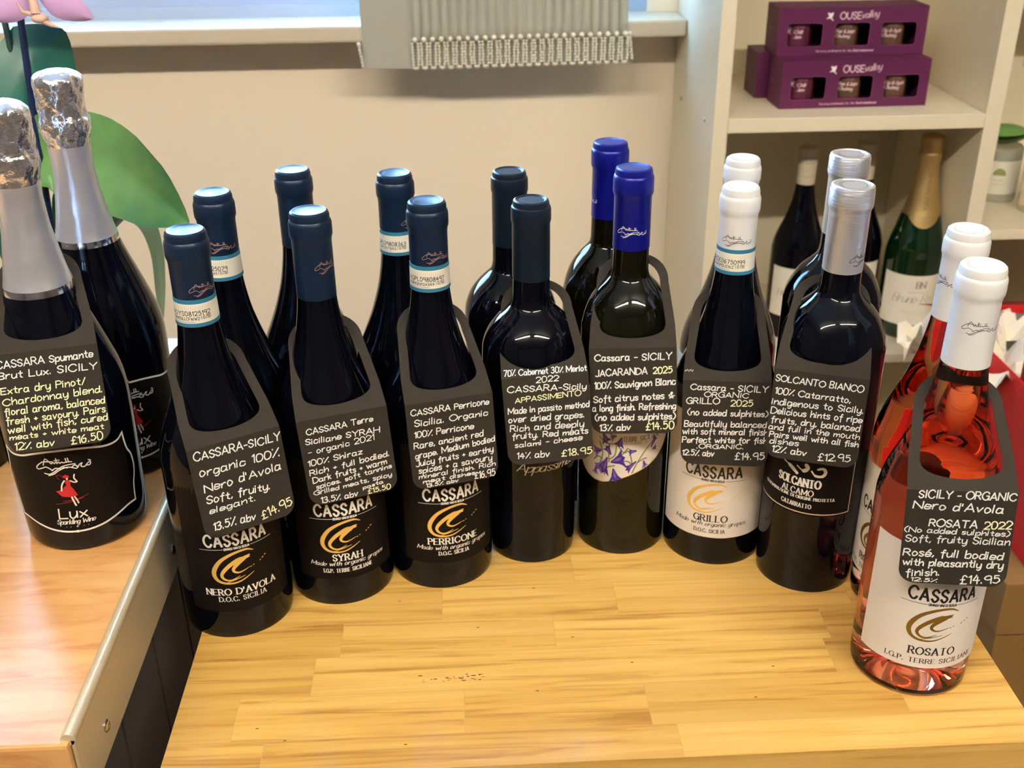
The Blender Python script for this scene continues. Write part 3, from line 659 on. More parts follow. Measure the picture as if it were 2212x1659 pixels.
# sparkling wine on the counter
def sparkling(label, x, y, yaw, z=CH):
    t = thing('sparkling_wine_bottle', label, 'sparkling wine bottle', P(x, y, z), 0, 'sparkling wine bottles on the counter')
    body(t, SPUM, glass_dk)
    rn = random.Random(int(x * 1e4)); ph = [rn.uniform(0, 6.28) for _ in range(8)]
    def wob(a, zz):
        k = max(0, min(1, (zz - .255) / .02)) * .8 + .12
        return k * (.02 * math.sin(3 * a + ph[0] + zz * 120) + .018 * math.sin(5 * a + ph[1] - zz * 260) + .016 * math.sin(9 * a + ph[2] + zz * 400) + .03 * abs(math.sin(4.5 * a + ph[4] + zz * 60)) + .022 * abs(math.sin(7.5 * a + ph[5] - zz * 190)) - .03)
    pf = [(23.1, 190.5), (22.6, 193.5), (20.7, 201.5), (18.6, 213), (15.5, 233), (14.6, 250), (14.9, 258), (15.5, 266), (17.0, 271), (17.6, 275), (17.5, 281), (16.6, 284), (16.4, 290), (16.7, 300), (17.2, 306), (16.6, 310.5), (14, 313.5), (10, 315.4), (5, 316), (0, 316)]
    sp_ = smooth(pf, 5); k_ = next(i for i, q in enumerate(sp_) if q[1] > 262)
    b = MB(); b.lathe(mm(sp_[:k_ + 1]), foil_sil, 96, wob=wob); b.lathe(mm(sp_[k_:]), foil_cr, 120, wob=wob); fo = b.build('foil_capsule', t, angle=75)
    b = MB(); b.lathe(mm([(23.4, 189.6), (23.2, 191.0), (22.75, 193.6), (22.6, 194.2)]), mat('shiny_foil_hem', (220, 214, 216), .12, metal=1), 72); b.build('foil_hem', fo)
    b = MB(); mp = cylmap(rprof(SPUM)); R = 45.4; D = lambda a: math.radians(a) * R
    half = [(0, 86.5), (12, 86), (25, 84), (36, 81.5), (46, 80.5), (53, 81.5), (58, 84.5)]
    side = [(58, 84.5), (59, 76), (61, 69), (64.5, 64), (66, 58), (66.3, 52), (64.5, 46), (61.5, 40), (60, 32), (59.5, 25.5)]
    botm = [(59.5, 25.5), (52, 26), (45, 25.2), (34, 22.6), (22, 20), (10, 18.6), (0, 18.3)]
    right = smooth(half, 3) + smooth(side, 3)[1:] + smooth(botm, 3)[1:]
    ring = [(D(a), z) for a, z in right] + [(-D(a), z) for a, z in reversed(right)]
    up = pl([(D(a), z) for a, z in half]); lo = pl([(D(a), z) for a, z in reversed(botm)])
    patch(b, (-D(58.5), D(58.5), lambda x: (lo(abs(x)), up(abs(x)))), mp, .1, lab_black, 36)
    ribbon(b, ring, 1.5, mp, .18, ink_w)
    signature(b, 0, 67, 37, .75, mp, .18, ink_w)
    F = lambda x, y: ((x - 440) * .115 + 1.5, 48.5 + (1200 - y) * .128)
    def fp(pts, m): poly(b, [F(*p) for p in pts], mp, .2, m)
    def fs(pts, w, m): ribbon(b, smooth([F(*p) for p in pts], 3), w, mp, .22, m)
    fp([(420, 1125), (440, 1130), (452, 1150), (472, 1198), (432, 1205), (380, 1196), (350, 1160), (388, 1150), (408, 1130)], red_ink)
    fp([(416, 1092), (440, 1092), (446, 1108), (440, 1130), (420, 1125), (414, 1108)], red_ink)
    fp([(405, 1072), (412, 1062), (428, 1057), (442, 1064), (444, 1076), (424, 1080)], red_ink)
    fp([(423, 1079), (436, 1077), (434, 1090), (426, 1091)], skin_ink)
    fs([(412, 1094), (398, 1112), (390, 1130), (384, 1158)], 1.0, skin_ink); fs([(446, 1098), (464, 1110), (482, 1110), (470, 1085), (476, 1062)], .9, skin_ink)
    fs([(434, 1206), (440, 1235), (447, 1262)], 1.2, skin_ink); fs([(450, 1204), (460, 1228), (464, 1248)], 1.0, skin_ink)
    fs([(330, 1246), (400, 1238), (500, 1218)], .3, red_ink); fs([(380, 1228), (460, 1222), (530, 1204)], .3, red_ink); fs([(404, 1066), (390, 1055), (372, 1060), (385, 1085)], .25, red_ink)
    text(b, 'Lux', -11, 30.4, 8, 30.4, 8.5, 1.0, mp, .2, ink_w, 'hand', 2)
    text(b, 'Sparkling Wine', -13.5, 25.2, 12.5, 25.2, 3.8, .55, mp, .2, ink_w, 'script', 1.2)
    for k, r in ((-7.5, .35), (-4.5, .4), (0, .9), (4.5, .4), (7.5, .35)):
        n = 10; poly(b, [(k + (r if i % 2 == 0 else r * .45) * math.sin(i * math.pi / 5), 22.6 + (r if i % 2 == 0 else r * .45) * math.cos(i * math.pi / 5)) for i in range(n)], mp, .2, ink_w)
    b.build('front_label', t, rotz=rz_(yaw)); return t
sparkling('silver-foiled sparkling bottle with a girl in red on its label, nearest on the counter', -.2908, .7141, 10)
sparkling('silver-foiled sparkling wine bottle standing behind the nearest sparkling bottle on the counter', -.2860, .8100, 32)
t = thing('sparkling_wine_bottle', 'dark bottle mostly cut off by the left edge, at the far left on the counter', 'sparkling wine bottle', P(-.4255, .812, CH), 0, 'sparkling wine bottles on the counter')
body(t, SPUM, glass_dk); b = MB(); b.lathe(mm([(23.1, 190.5), (18.6, 213), (15.5, 233), (14.6, 250), (15.5, 266), (17.5, 275), (16.6, 284), (17.2, 306), (14, 313.5), (0, 316)]), foil_sil, 48); b.build('foil_capsule', t)

# ------------------------------------------------------------------ hand-written neck tags
TAGLAB = {'nero': 'black neck tag chalked 100% Nero d\'Avola, soft, fruity, elegant, on the leftmost front bottle',
 'syrah': 'black neck tag chalked Siciliane SYRAH organic 2021, hung on the second front-row bottle',
 'perr': 'black neck tag chalked Perricone, rare ancient red grape, hung on the third front-row bottle',
 'app': 'black neck tag chalked 70% Cabernet 30% Merlot 2022, on the slate-capped front bottle',
 'jac': 'black neck tag chalked 100% Sauvignon Blanc, hung on the cobalt-capped front bottle',
 'gri': 'black neck tag chalked ORGANIC GRILLO 2025, hung on the white-capped front bottle',
 'sol': 'black neck tag chalked 100% Catarratto £12.95, hung on the silver-capped front bottle',
 'ros': 'black neck tag chalked ROSATA 2022, hung on the nearest rosé bottle',
 'spa': 'black neck tag chalked Spumante Brut £16.50, on the nearest sparkling bottle'}
TAGH = {'nero': 5.6, 'syrah': 4.3, 'perr': 4.5, 'app': 4.6, 'jac': 5.0, 'gri': 4.6, 'sol': 4.6, 'ros': 5.2, 'spa': 4.6}
AX = {'nero': (-.1823, .6956), 'syrah': (-.1058, .7297), 'perr': (-.0259, .7454), 'app': (.0487, .7694), 'jac': (.1243, .7775), 'gri': (.2000, .7624), 'sol': (.2652, .7190), 'ros': (.3090, .6035), 'spa': (-.2908, .7141)}
HW = .0324; PH = .0675; TL = .0805
def neck_tag(key, a, lines):
    px, py, pz, yaw, tilt, roll = a
    Mz = Matrix.Rotation(yaw, 3, 'Z'); Mx = Matrix.Rotation(tilt, 3, 'X'); My = Matrix.Rotation(roll, 3, 'Y'); Mp = Mz @ Mx @ My
    e = Mp @ Vector((1, 0, 0)); u = Mp @ Vector((0, 0, 1)); nrm = Mp @ Vector((0, -1, 0))
    inc = math.radians(TAGINC.get(key, 41.0))
    u0 = Mz @ Vector((0, math.cos(inc), math.sin(inc))); u2 = (u0 - u0.dot(e) * e).normalized(); n2 = e.cross(u2)
    if n2.z < 0: n2 = -n2
    mpP = lambda x, y, off: e * (x / 1000) + u * (y / 1000) + nrm * (off / 1000)
    mpU = lambda x, y, off: e * (x / 1000) + u2 * (y / 1000) + n2 * (off / 1000)
    b = MB(); T = .55
    # loop: sheet with a hole for the neck
    c0 = 43.0
    def outer(t):   # half width of the outline at height t
        if t < 20: return 32.4 - .05 * t
        if t < 55: return 31.4 - (t - 20) * .125
        k = (t - 55) / 25.5; return 27.0 * math.sqrt(max(0, 1 - k ** 2.3))
    def inner(t):
        if t < 8 or t > 74.5: return -1
        if t < 20: k = (20 - t) / 12; return 24.6 * math.sqrt(max(0, 1 - k ** 2.6))
        if t < 53: return 24.6 - (t - 20) * .115
        k = (t - 53) / 21.5; return 20.8 * math.sqrt(max(0, 1 - k ** 2.2))
    def edge(fn, ang, lo):
        dx, dy = math.sin(ang), math.cos(ang); a_, b_ = 0.0, 60.0
        for _ in range(40):
            m_ = (a_ + b_) / 2; x, y = abs(dx * m_), c0 + dy * m_
            ok = y >= lo and fn(y) >= x
            if ok: a_ = m_
            else: b_ = m_
        return (dx * a_, c0 + dy * a_)
    angs = sorted([2 * math.pi * k / 80 for k in range(80)] + [math.atan2(32.4, -c0), 2 * math.pi - math.atan2(32.4, -c0)])
    O = [edge(outer, q, 0) for q in angs]; I = [edge(inner, q, 8) for q in angs]; n = len(angs)
    V = [mpU(x, y, 0) for x, y in O] + [mpU(x, y, 0) for x, y in I] + [mpU(x, y, -T) for x, y in O] + [mpU(x, y, -T) for x, y in I]
    F = []
    for i in range(n):
        j = (i + 1) % n
        F += [(i, j, n + j, n + i), (2 * n + j, 2 * n + i, 3 * n + i, 3 * n + j), (j, i, 2 * n + i, 2 * n + j), (n + i, n + j, 3 * n + j, 3 * n + i)]
    b.add(V, F, card)
    # panel
    r = 10.0; out = [(-32.4, 0), (32.4, 0)]
    for k in range(9): q = k * math.pi / 16; out.append((32.4 - r + r * math.cos(q), -67.5 + r - r * math.sin(q)))
    for k in range(9): q = k * math.pi / 16; out.append((-32.4 + r - r * math.sin(q), -67.5 + r - r * math.cos(q)))
    n = len(out)
    b.add([mpP(x, y, 0) for x, y in out] + [mpP(x, y, -T) for x, y in out], [tuple(reversed(range(n))), tuple(range(n, 2 * n))] + [(i, (i + 1) % n, (i + 1) % n + n, i + n) for i in range(n)], card)
    h = TAGH[key]
    for s, x0, y0, x1, y1 in lines:
        ink = chalk; x0 = max(x0, -31.4); x1 = min(x1, 31.2)
        yc = max(y0, -66.3); gaps = [min(q[2] - yc, q[4] - max(y1, -66.3) + .4) for q in lines if min(q[2] - yc, q[4] - max(y1, -66.3)) > 1.2 and min(q[3], x1) - max(q[1], x0) > 4] + [12]
        h = min(TAGH[key], .76 * min(gaps))
        if s[0] == '*': s = s[1:]; ink = chalk_y
        hh = h * (1.15 if '£' in s else 1.0)
        if y0 > 0: text(b, s, x0, y0 + .6, x1, y1 + .6, hh, .65, mpU, .08, ink)
        else: text(b, s, x0, max(y0, -66.3), x1, max(y1, -66.3), hh, .62 if h < 4.2 else .7 if h < 5 else .82, mpP, .08, ink)
    if key == 'gri':
        for k in range(5): ribbon(b, [(-31 + k * 1.3, 7.0 + (k % 2) * .5), (-30.4 + k * 1.3, 8.2 + (k % 2) * .4)], .4, mpU, .08, chalk)
    o = b.build('neck_tag', None, P(px, py, pz), angle=25)
    tag(o, TAGLAB[key], 'price tag', 'handwritten neck tags'); return o
TAGINC = {'spa': 36.0}
TAGS={
 'nero':((-0.1612,0.6588,0.1680,0.457,-0.158,-0.030),[
  ('CASSARA-SICILY',-28.6,-8.4,32.3,-10.4),
  ('organic 100%',-27.1,-20.2,28.1,-21.8),
  ("Nero d'Avola",-26.4,-32.4,27.7,-31.7),
  ('Soft, fruity.',-26.6,-40.6,17.5,-43.6),
  ('elegant.',-26.2,-48.5,6.0,-48.8),
  ('13.5% abv',-25.9,-61.5,3.3,-62.6),
  ('*£14.95',8.2,-64.3,30.8,-60.5),
 ]),
 'syrah':((-0.0910,0.6909,0.1670,0.229,-0.098,-0.057),[
  ('CASSARA Terre',-26.4,-11.2,21.1,-9.9),
  ('Siciliane SYRAH',-28.3,-18.4,24.8,-19.5),
  ('- organic 2021',-27.6,-26.4,20.0,-24.6),
  ('100% Shiraz',-29.1,-35.5,10.1,-33.7),
  ('Rich + full bodied.',-29.1,-42.8,29.2,-39.6),
  ('Dark fruits + warm',-27.8,-49.3,26.4,-45.3),
  ('spices. soft tannins',-26.1,-54.3,29.5,-49.4),
  ('Grilled meats, spicy',-28.7,-58.8,28.6,-56.1),
  ('pasta',6.7,-62.0,21.7,-60.3),
  ('13.5% abv',-24.6,-67.1,2.1,-67.3),
  ('*£15.50',9.7,-66.8,26.5,-66.0),
 ]),
 'perr':((-0.0149,0.7051,0.1689,0.221,-0.132,-0.023),[
  ('CASSARA Perricone',-28.7,-8.8,29.0,-8.7),
  ('Sicilia. Organic',-26.9,-17.3,27.5,-17.3),
  ('100% Perricone',-27.7,-25.9,16.2,-25.9),
  ('Rare, ancient red',-28.9,-34.5,22.9,-33.2),
  ('grape. Medium bodied',-28.6,-42.4,32.3,-38.7),
  ('Juicy fruits + earthy',-28.7,-48.5,29.5,-46.7),
  ('spices + a savoury',-27.2,-54.4,28.0,-53.2),
  ('mineral finish. Rich',-27.6,-58.8,30.3,-58.2),
  ('meat dishes',-24.9,-62.7,14.3,-62.7),
  ('13.5% abv',-22.9,-67.1,1.1,-67.7),
  ('£16.95',14.0,-67.2,29.6,-66.7),
 ]),
 'app':((0.0562,0.7274,0.1742,0.021,-0.232,-0.056),[
  ('70% Cabernet 30% Merlot',-30.3,1.6,31.4,0.2),
  ('2022',-6.9,-4.9,9.7,-4.8),
  ('CASSARA-Sicily',-28.7,-10.5,29.8,-13.0),
  ('*APPASSIMENTO',-23.6,-19.0,25.6,-17.7),
  ('Made in passito method',-29.5,-27.1,31.8,-27.2),
  ('over dried grapes.',-29.7,-33.6,27.1,-34.9),
  ('Rich and deeply',-29.1,-40.7,26.1,-41.9),
  ('fruity. Red meats',-28.0,-46.8,28.9,-47.6),
  ('salami - cheese',-26.4,-53.6,24.3,-52.1),
  ('14% abv',-25.6,-62.5,-1.3,-62.8),
  ('*£18.95',8.0,-63.7,31.0,-63.8),
 ]),
 'jac':((0.1218,0.7346,0.1911,-0.174,-0.162,-0.063),[
  ('Cassara - SICILY',-28.3,-9.8,28.5,-9.0),
  ('JACARANDA',-27.9,-21.8,10.4,-20.1),
  ('*2025',15.0,-20.2,28.9,-19.3),
  ('100% Sauvignon Blanc',-28.9,-31.7,31.7,-28.6),
  ('Soft citrus notes &',-30.0,-42.5,29.3,-39.5),
  ('a long finish. Refreshing',-31.0,-49.5,31.6,-47.8),
  ('(no added sulphites)',-29.3,-56.8,30.7,-56.1),
  ('13% abv',-26.0,-65.3,-2.9,-64.5),
  ('*£14.50',9.0,-64.9,29.8,-63.4),
 ]),
 'gri':((0.1910,0.7196,0.1687,-0.207,-0.142,-0.032),[
  ('Cassara - SICILY',-26.5,-7.3,29.8,-7.8),
  ('ORGANIC',-16.2,-12.7,15.9,-12.6),
  ('GRILLO',-29.2,-18.5,-5.1,-18.1),
  ('*2025',3.5,-19.4,19.4,-18.8),
  ('(no added sulphites)',-28.1,-27.6,30.6,-27.0),
  ('Beautifully balanced',-30.3,-36.9,30.0,-35.6),
  ('with soft mineral finish',-31.4,-43.2,32.8,-41.7),
  ('Perfect white for fish',-31.6,-50.0,32.7,-48.2),
  ('.ORGANIC.',-20.2,-54.4,14.2,-53.4),
  ('12.5% abv',-31.0,-60.4,-7.4,-60.4),
  ('£14.95',8.4,-62.4,30.0,-61.4),
 ]),
 'sol':((0.2471,0.6793,0.1930,-0.334,-0.147,0.012),[
  ('SOLCANTO BIANCO',-30.9,-9.0,28.9,-9.7),
  ('100% Catarratto,',-30.3,-18.6,21.5,-18.6),
  ('indigenous to Sicily.',-31.4,-26.8,32.1,-24.9),
  ('Delicious hints of ripe',-31.7,-33.8,33.9,-32.0),
  ('fruits, dry, balanced',-30.4,-40.5,30.5,-38.8),
  ('and full in the mouth',-31.8,-46.0,33.7,-44.6),
  ('Pairs well with all fish',-30.3,-51.6,33.2,-50.5),
  ('dishes',-29.5,-56.8,-9.4,-56.0),
  ('12% abv',-27.2,-62.9,-3.2,-62.7),
  ('£12.95',5.5,-64.8,27.6,-62.4),
 ]),
 'ros':((0.3006,0.5584,0.1710,-0.234,-0.061,-0.049),[
  ('SICILY - ORGANIC',-25.2,-5.5,31.1,-4.7),
  ("Nero d'Avola",-27.9,-13.1,24.8,-14.0),
  ('ROSATA',-17.3,-25.3,10.9,-25.4),
  ('*2022',15.3,-25.5,31.0,-24.5),
  ('(No added sulphites)',-31.4,-30.3,30.3,-30.0),
  ('Soft, fruity Sicilian',-30.3,-37.3,32.0,-36.0),
  ('Rosé, full bodied',-30.8,-47.5,28.4,-46.9),
  ('with pleasantly dry',-30.4,-54.7,29.3,-53.3),
  ('finish.',-27.7,-63.0,-7.5,-60.9),
  ('12.5%',-24.5,-68.3,-8.8,-67.7),
  ('£14.95',5.5,-67.2,28.7,-64.2),
 ]),
 'spa':((-0.2796,0.6745,0.2313,0.272,-0.262,0.014),[
  ('CASSARA Spumante',-35.4,-9.0,28.5,-8.6),
  ('Brut Lux. SICILY',-33.5,-16.0,29.9,-17.1),
  ('*Extra dry Pinot/',-33.2,-26.2,21.0,-26.6),
  ('*Chardonnay blend.',-31.6,-33.9,30.9,-33.2),
  ('*floral aroma, balanced',-33.0,-40.5,32.2,-41.0),
  ('*fresh + savoury. Pairs',-32.5,-46.9,30.7,-47.2),
  ('*well with fish, cured',-31.4,-52.8,31.5,-52.7),
  ('*meats + white meat',-31.1,-57.5,27.9,-58.6),
  ('*12% abv',-29.0,-64.8,-4.6,-65.2),
  ('*£16.50',6.3,-66.4,26.4,-65.5),
 ]),
}

for k_, (a_, l_) in TAGS.items(): neck_tag(k_, a_, l_)

# ------------------------------------------------------------------ on the shelves
SZ = .170
plum_txt = mat('pink_white_print', (240, 206, 214), .5)
def rrect(x0, x1, z0, z1, r, n=5):
    pts = []
    for cx_, cz_, q0 in ((x1 - r, z1 - r, 0), (x0 + r, z1 - r, 90), (x0 + r, z0 + r, 180), (x1 - r, z0 + r, 270)):
        for k in range(n + 1): q = math.radians(q0 + 90 * k / n); pts.append((cx_ + r * math.cos(q), cz_ + r * math.sin(q)))
    return pts
JARS = (('Chilli', 'Jam'), ('Pear & Juniper', 'Chutney'), ('Fig & Apple', 'Chutney'))
jarglass = mat('dark_preserve', (70, 22, 30), .15); jarbrown = mat('brown_chutney', (96, 62, 40), .2); jarlid = mat('dark_jar_lid', (20, 16, 40), .3)
def carton(label, x, y, z, rot, w=.213, h=.0655, d=.062, jars=True, where=''):
    t = thing('gift_carton', label, 'gift box', P(x, y, z), rot, 'plum gift cartons on the shelf')
    b = MB(); k = .0012; x0, x1 = -w / 2, w / 2
    b.box(x0, x1, k, d, 0, k, purple_box); b.box(x0, x1, k, d, h - k, h, purple_box); b.box(x0, x0 + k, k, d, k, h - k, purple_box); b.box(x1 - k, x1, k, d, k, h - k, purple_box); b.box(x0, x1, d - k, d, k, h - k, purple_box)
    b.box(x0 + k, x1 - k, d - 2 * k, d - k - .0001, k, h - k, dark_in)
    # front with three rounded windows: a strip per column
    wins = [(-.0925, -.0420), (-.0250, .0255), (.0420, .0925)] if jars else []
    zlo, zhi = .0125, .0445
    cols = [x0] + [q for wq in wins for q in wq] + [x1]
    fv = lambda x_, z_, off=0: Vector((x_, -off / 1000.0, z_))
    def quad(a0, a1, b0, b1): b.box(a0, a1, 0, k, b0, b1, purple_box)
    for i in range(0, len(cols) - 1, 2): quad(cols[i], cols[i + 1], 0, h)
    for a0, a1 in wins:
        quad(a0, a1, 0, zlo); quad(a0, a1, zhi, h)
        r = .005
        for cx_, cz_, sx, sz in ((a0, zlo, 1, 1), (a1, zlo, -1, 1), (a0, zhi, 1, -1), (a1, zhi, -1, -1)):
            arc = [(cx_ + sx * (r - r * math.sin(q * math.pi / 12)), cz_ + sz * (r - r * math.cos(q * math.pi / 12))) for q in range(7)]
            b.add([(cx_, 0, cz_)] + [(p_[0], 0, p_[1]) for p_ in arc], [tuple(range(8))], purple_box)
        rr = rrect(a0, a1, zlo, zhi, .005)
        ribbon(b, [(p_[0] * 1000, p_[1] * 1000) for p_ in rr + rr[:1]], .35, lambda X_, Y_, o_: fv(X_ / 1000, Y_ / 1000, o_), .05, mat('plum_cut_edge', (170, 80, 140), .5))
    if jars:
        mp = lambda X_, Y_, o_: fv(X_ / 1000, Y_ / 1000, o_)
        text(b, 'OUSE', -19, 49.5, 10.5, 49.5, 9.0, 1.25, mp, .1, plum_txt, 'sans', 2.2)
        text(b, 'valley', 11.5, 50.0, 35, 52.5, 9, .85, mp, .1, plum_txt, 'script', 1.2)
        text(b, 'Savoury condiments for the', -49, 5.0, 2, 5.0, 2.6, .35, mp, .1, plum_txt, 'sans'); text(b, 'food connoisseur', 4, 5.0, 34, 5.0, 3, .5, mp, .1, plum_txt, 'script')
        for pts in ([(-38, 58.5), (-33, 57.5), (-29.5, 59), (-30, 54), (-31.5, 51.5), (-28.5, 47.5), (-29, 47), (-33, 50.5), (-36, 50.8), (-38.5, 49.8), (-38.8, 50.8), (-35.5, 53), (-36.5, 55.5)],): poly(b, pts, mp, .1, ink_w)
    text(b, 'OUSE valley', 0, 0, 1, 0, .01, .001, lambda X_, Y_, o_: Vector((x0 - .00005, .02 + X_ / 1000, .03 + Y_ / 1000)), 0, plum_txt) if False else None
    sm_ = lambda X_, Y_, o_: Vector((x0 - .0001, .052 - X_ / 1000, Y_ / 1000))
    text(b, 'OUSE', 4, 31, 20, 31, 3.4, .45, sm_, 0, mat('faded_plum_print', (150, 96, 150), .5), 'sans')
    o = b.build('carton_body', t, smooth=False)
    if jars:
        Mw = Matrix.Translation(P(x, y, z)) @ Matrix.Rotation(rot, 4, 'Z')
        for i, (a0, a1) in enumerate(wins):
            c = Mw @ Vector(((a0 + a1) / 2 - .004, .027, .0014))
            j = thing('preserve_jar', f"small jar labelled {' '.join(JARS[i])} behind the {('left', 'middle', 'right')[i]} window of the {where} plum carton", 'jar', c, rot, 'preserve jars in the plum cartons')
            R = .0205
            q = MB(); q.lathe([(0, 0), (.018, 0), (R, .003), (R, .043), (.017, .049), (.017, .050), (0, .050)], jarglass if i == 0 else jarbrown, 32); q.build('jar_body', j)
            q = MB(); q.lathe([(.0176, .0500), (.0180, .0505), (.0180, .0595), (.017, .0608), (0, .0608)], jarlid, 32); q.build('lid', j)
            q = MB(); m2 = cylmap(lambda zz: R); patch(q, (-20, 14, lambda X_: (11, 42)), m2, .1, mat('plum_jar_label', (84, 24, 52), .5) if i == 0 else mat('brown_jar_label', (88, 60, 44), .5), 12)
            text(q, JARS[i][0], -10 if i == 0 else -17, 28, 2 if i == 0 else 11, 28, 4.6, .65, m2, .2, plum_txt, 'script', 1.2); text(q, JARS[i][1], -10 if i == 0 else -17, 21.5, 0 if i == 0 else 3, 21.5, 4.6, .65, m2, .2, plum_txt, 'script', 1.2)
            text(q, 'OUSE valley', -9, 36, 5, 36, 2.2, .28, m2, .2, mat('faded_jar_print', (150, 110, 110), .5), 'sans')
            if i == 0: poly(q, [(-21, 37), (-17, 36.5), (-14.5, 38), (-15, 33), (-16, 30), (-14, 26), (-17, 28.5), (-21, 27.5), (-22.5, 28.5), (-19, 31), (-20, 34)], m2, .2, ink_w)
            q.build('jar_label', j)
    return t
carton('plum carton with three jar windows, lower front one of the stack on the upper shelf', .557, 1.553, SZ, math.radians(1.6), where='lower')
carton('plum carton with three jar windows, topmost of the stack on the upper shelf', .5565, 1.591, SZ + .0658, 0, where='upper')
carton('plain-sided plum carton behind the lower carton, sticking out at its left', .540, 1.624, SZ, math.radians(1.0), jars=False)

def still_bottle(label, x, y, zs, yaw):
    t = thing('wine_bottle', label, 'wine bottle', P(x, y, -.197), 0, 'wine bottles on the lower shelf'); t.scale = (1, 1, zs)
    b = MB(); b.lathe(mm(fine(BURG[:-5] + [(13.4, 250), (13, 270), (13, 282), (13, 290), (12, 294), (0, 294)])), glass_dk, 64); b.build('glass_body', t, angle=60)
    b = MB(); b.lathe(mm([(13.9, 243), (14.1, 268), (14.2, 271), (14.9, 271.5), (14.9, 296), (14.2, 297.5), (0, 297.5)]), mat('oatmeal_screwcap', (196, 186, 160), .4), 48)
    for z in (276, 280, 284): b.lathe(mm([(14.92, z), (15.1, z + .6), (14.92, z + 1.2)]), mat('screwcap_groove', (150, 142, 120), .4), 48)
    mp = cylmap(lambda z: .014); ribbon(b, smooth([(-10, 255), (-7, 257), (-4, 254), (-1, 257), (2, 255), (6, 257), (9, 255)], 3), .6, mp, .1, mat('grey_brown_print', (120, 108, 90), .5)); b.build('screw_cap', t)
    b = MB(); mp = cylmap(rprof(BURG)); h = deg(60); patch(b, (-h, h, lambda X_: (38, 118)), mp, .15, lab_cream); text(b, 'Bruno', -30, 72, 4, 74, 11, .8, mp, .2, mat('taupe_print', (150, 140, 124), .5), 'script', 1); text(b, 'HORIZON', -8, 50, 26, 50, 2.4, .3, mp, .2, mat('taupe_print', (150, 140, 124), .5), 'sans') if False else None
    ribbon(b, [(deg(a), 52) for a in range(-20, 22, 3)], .5, mp, .2, mat('taupe_print', (150, 140, 124), .5)); b.build('front_label', t, rotz=rz_(yaw)); return t
still_bottle('dark still wine bottle with oatmeal screw cap at the left on the lower shelf', .518, 1.602, 1, -12)
still_bottle('screw-capped bottle on the lower shelf, mostly hidden behind the silver-capped bottles', .616, 1.625, .995, -14)
t = thing('sparkling_wine_bottle', 'green sparkling wine bottle with gold foil neck on the lower shelf', 'sparkling wine bottle', P(.699, 1.590, -.197), 0, 'wine bottles on the lower shelf')
b = MB(); b.lathe(mm(fine(CHAM, 4, -3)), glass_gr, 72); b.build('glass_body', t, angle=60)
b = MB(); b.lathe(mm(smooth([(28.6, 196), (25.3, 208), (20.6, 231), (16.1, 257), (15.2, 274), (16.4, 281), (16.8, 288), (16.0, 292), (16.4, 304), (16.8, 311), (14.5, 315), (8, 317), (0, 317)], 3)), foil_gold, 56)
b.add([Vector((math.sin(a) * .0290 * (1 - .0), -math.cos(a) * .0290, .196)) for a in [math.radians(k) for k in range(-50, 51, 10)]] + [Vector((math.sin(math.radians(k)) * (.0292 + .004 * math.cos(math.radians(k * 1.8))), -math.cos(math.radians(k)) * (.0292 + .004 * math.cos(math.radians(k * 1.8))), .196 - .016 * max(0, math.cos(math.radians(k * 1.8))))) for k in range(-50, 51, 10)], [(i, i + 11, i + 12, i + 1) for i in range(10)], foil_gold)
vm = lambda X_, Y_, o_: cylmap(rprof([(25.6, 208), (20.9, 231), (16.4, 257), (15.5, 274)]))(Y_, 262 - X_, o_)
text(b, 'SPARKLING', 0, -1.5, 52, -1.5, 5, .7, vm, .2, mat('dark_gold_print', (150, 118, 58), .4, metal=.5), 'serif', 3)
b.build('foil_capsule', t, rotz=rz_(-12), angle=60)
b = MB(); mp = cylmap(lambda z: .044); Rr = 44; h = math.radians(66) * Rr
patch(b, (-h, h, lambda X_: (26, 108)), mp, .15, lab_cream); tp = mat('taupe_print', (150, 140, 124), .5)
text(b, 'BN', 4, 88, 18, 88, 10, 2.0, mp, .2, tp, 'serif', 1); text(b, 'CHAMPAGNE', -5, 81, 26, 81, 2.8, .4, mp, .2, tp, 'sans') if False else ribbon(b, [(-7 + k, 81) for k in range(34)], .9, mp, .2, cap_rule)
text(b, 'Bruno-Ro', -30, 64, 30, 64, 13, .9, mp, .2, tp, 'script', 1); ribbon(b, [(-14 + k * 2, 48) for k in range(22)], .6, mp, .2, cap_rule); ribbon(b, [(-4 + k * 2, 44) for k in range(14)], .5, mp, .2, cap_rule); b.build('front_label', t, rotz=rz_(-14))

# right-hand bay: a labelled jar with a green leaf-shaped ornament, an open glass, a bead string
RS = -.001
t = thing('candle_jar', 'frosted jar with a green half-round emblem on its label, in the right-hand bay', 'jar', P(.838, 1.655, RS))
b = MB(); b.lathe([(0, 0), (.030, 0), (.033, .004), (.033, .082), (.030, .085), (.030, .012), (0, .010)], mat('frosted_glass', (226, 230, 214), .25, trans=.6), 48); b.build('jar_body', t)
b = MB(); mp = cylmap(lambda z: .033); patch(b, (-26, 26, lambda X_: (14, 66)), mp, .1, mat('ivory_label', (236, 234, 214), .6), 16)
poly(b, [(-11 + 9.5 * math.cos(math.radians(q)), 44 + 11 * math.sin(math.radians(q))) for q in range(0, 181, 12)], mp, .2, mat('sage_print', (150, 156, 92), .5))
for z in (36, 30): ribbon(b, [(-20 + k * 2, z) for k in range(9)], .8, mp, .2, cap_rule)
b.build('jar_label', t)
t = thing('ceramic_pod', 'green leaf-shaped ceramic dish resting on top of the frosted jar', 'ornament', P(.838, 1.655, RS + .0855), math.radians(10))
gm = mat('green_ceramic', (112, 160, 84), .25); b = MB()
V = []; F = []
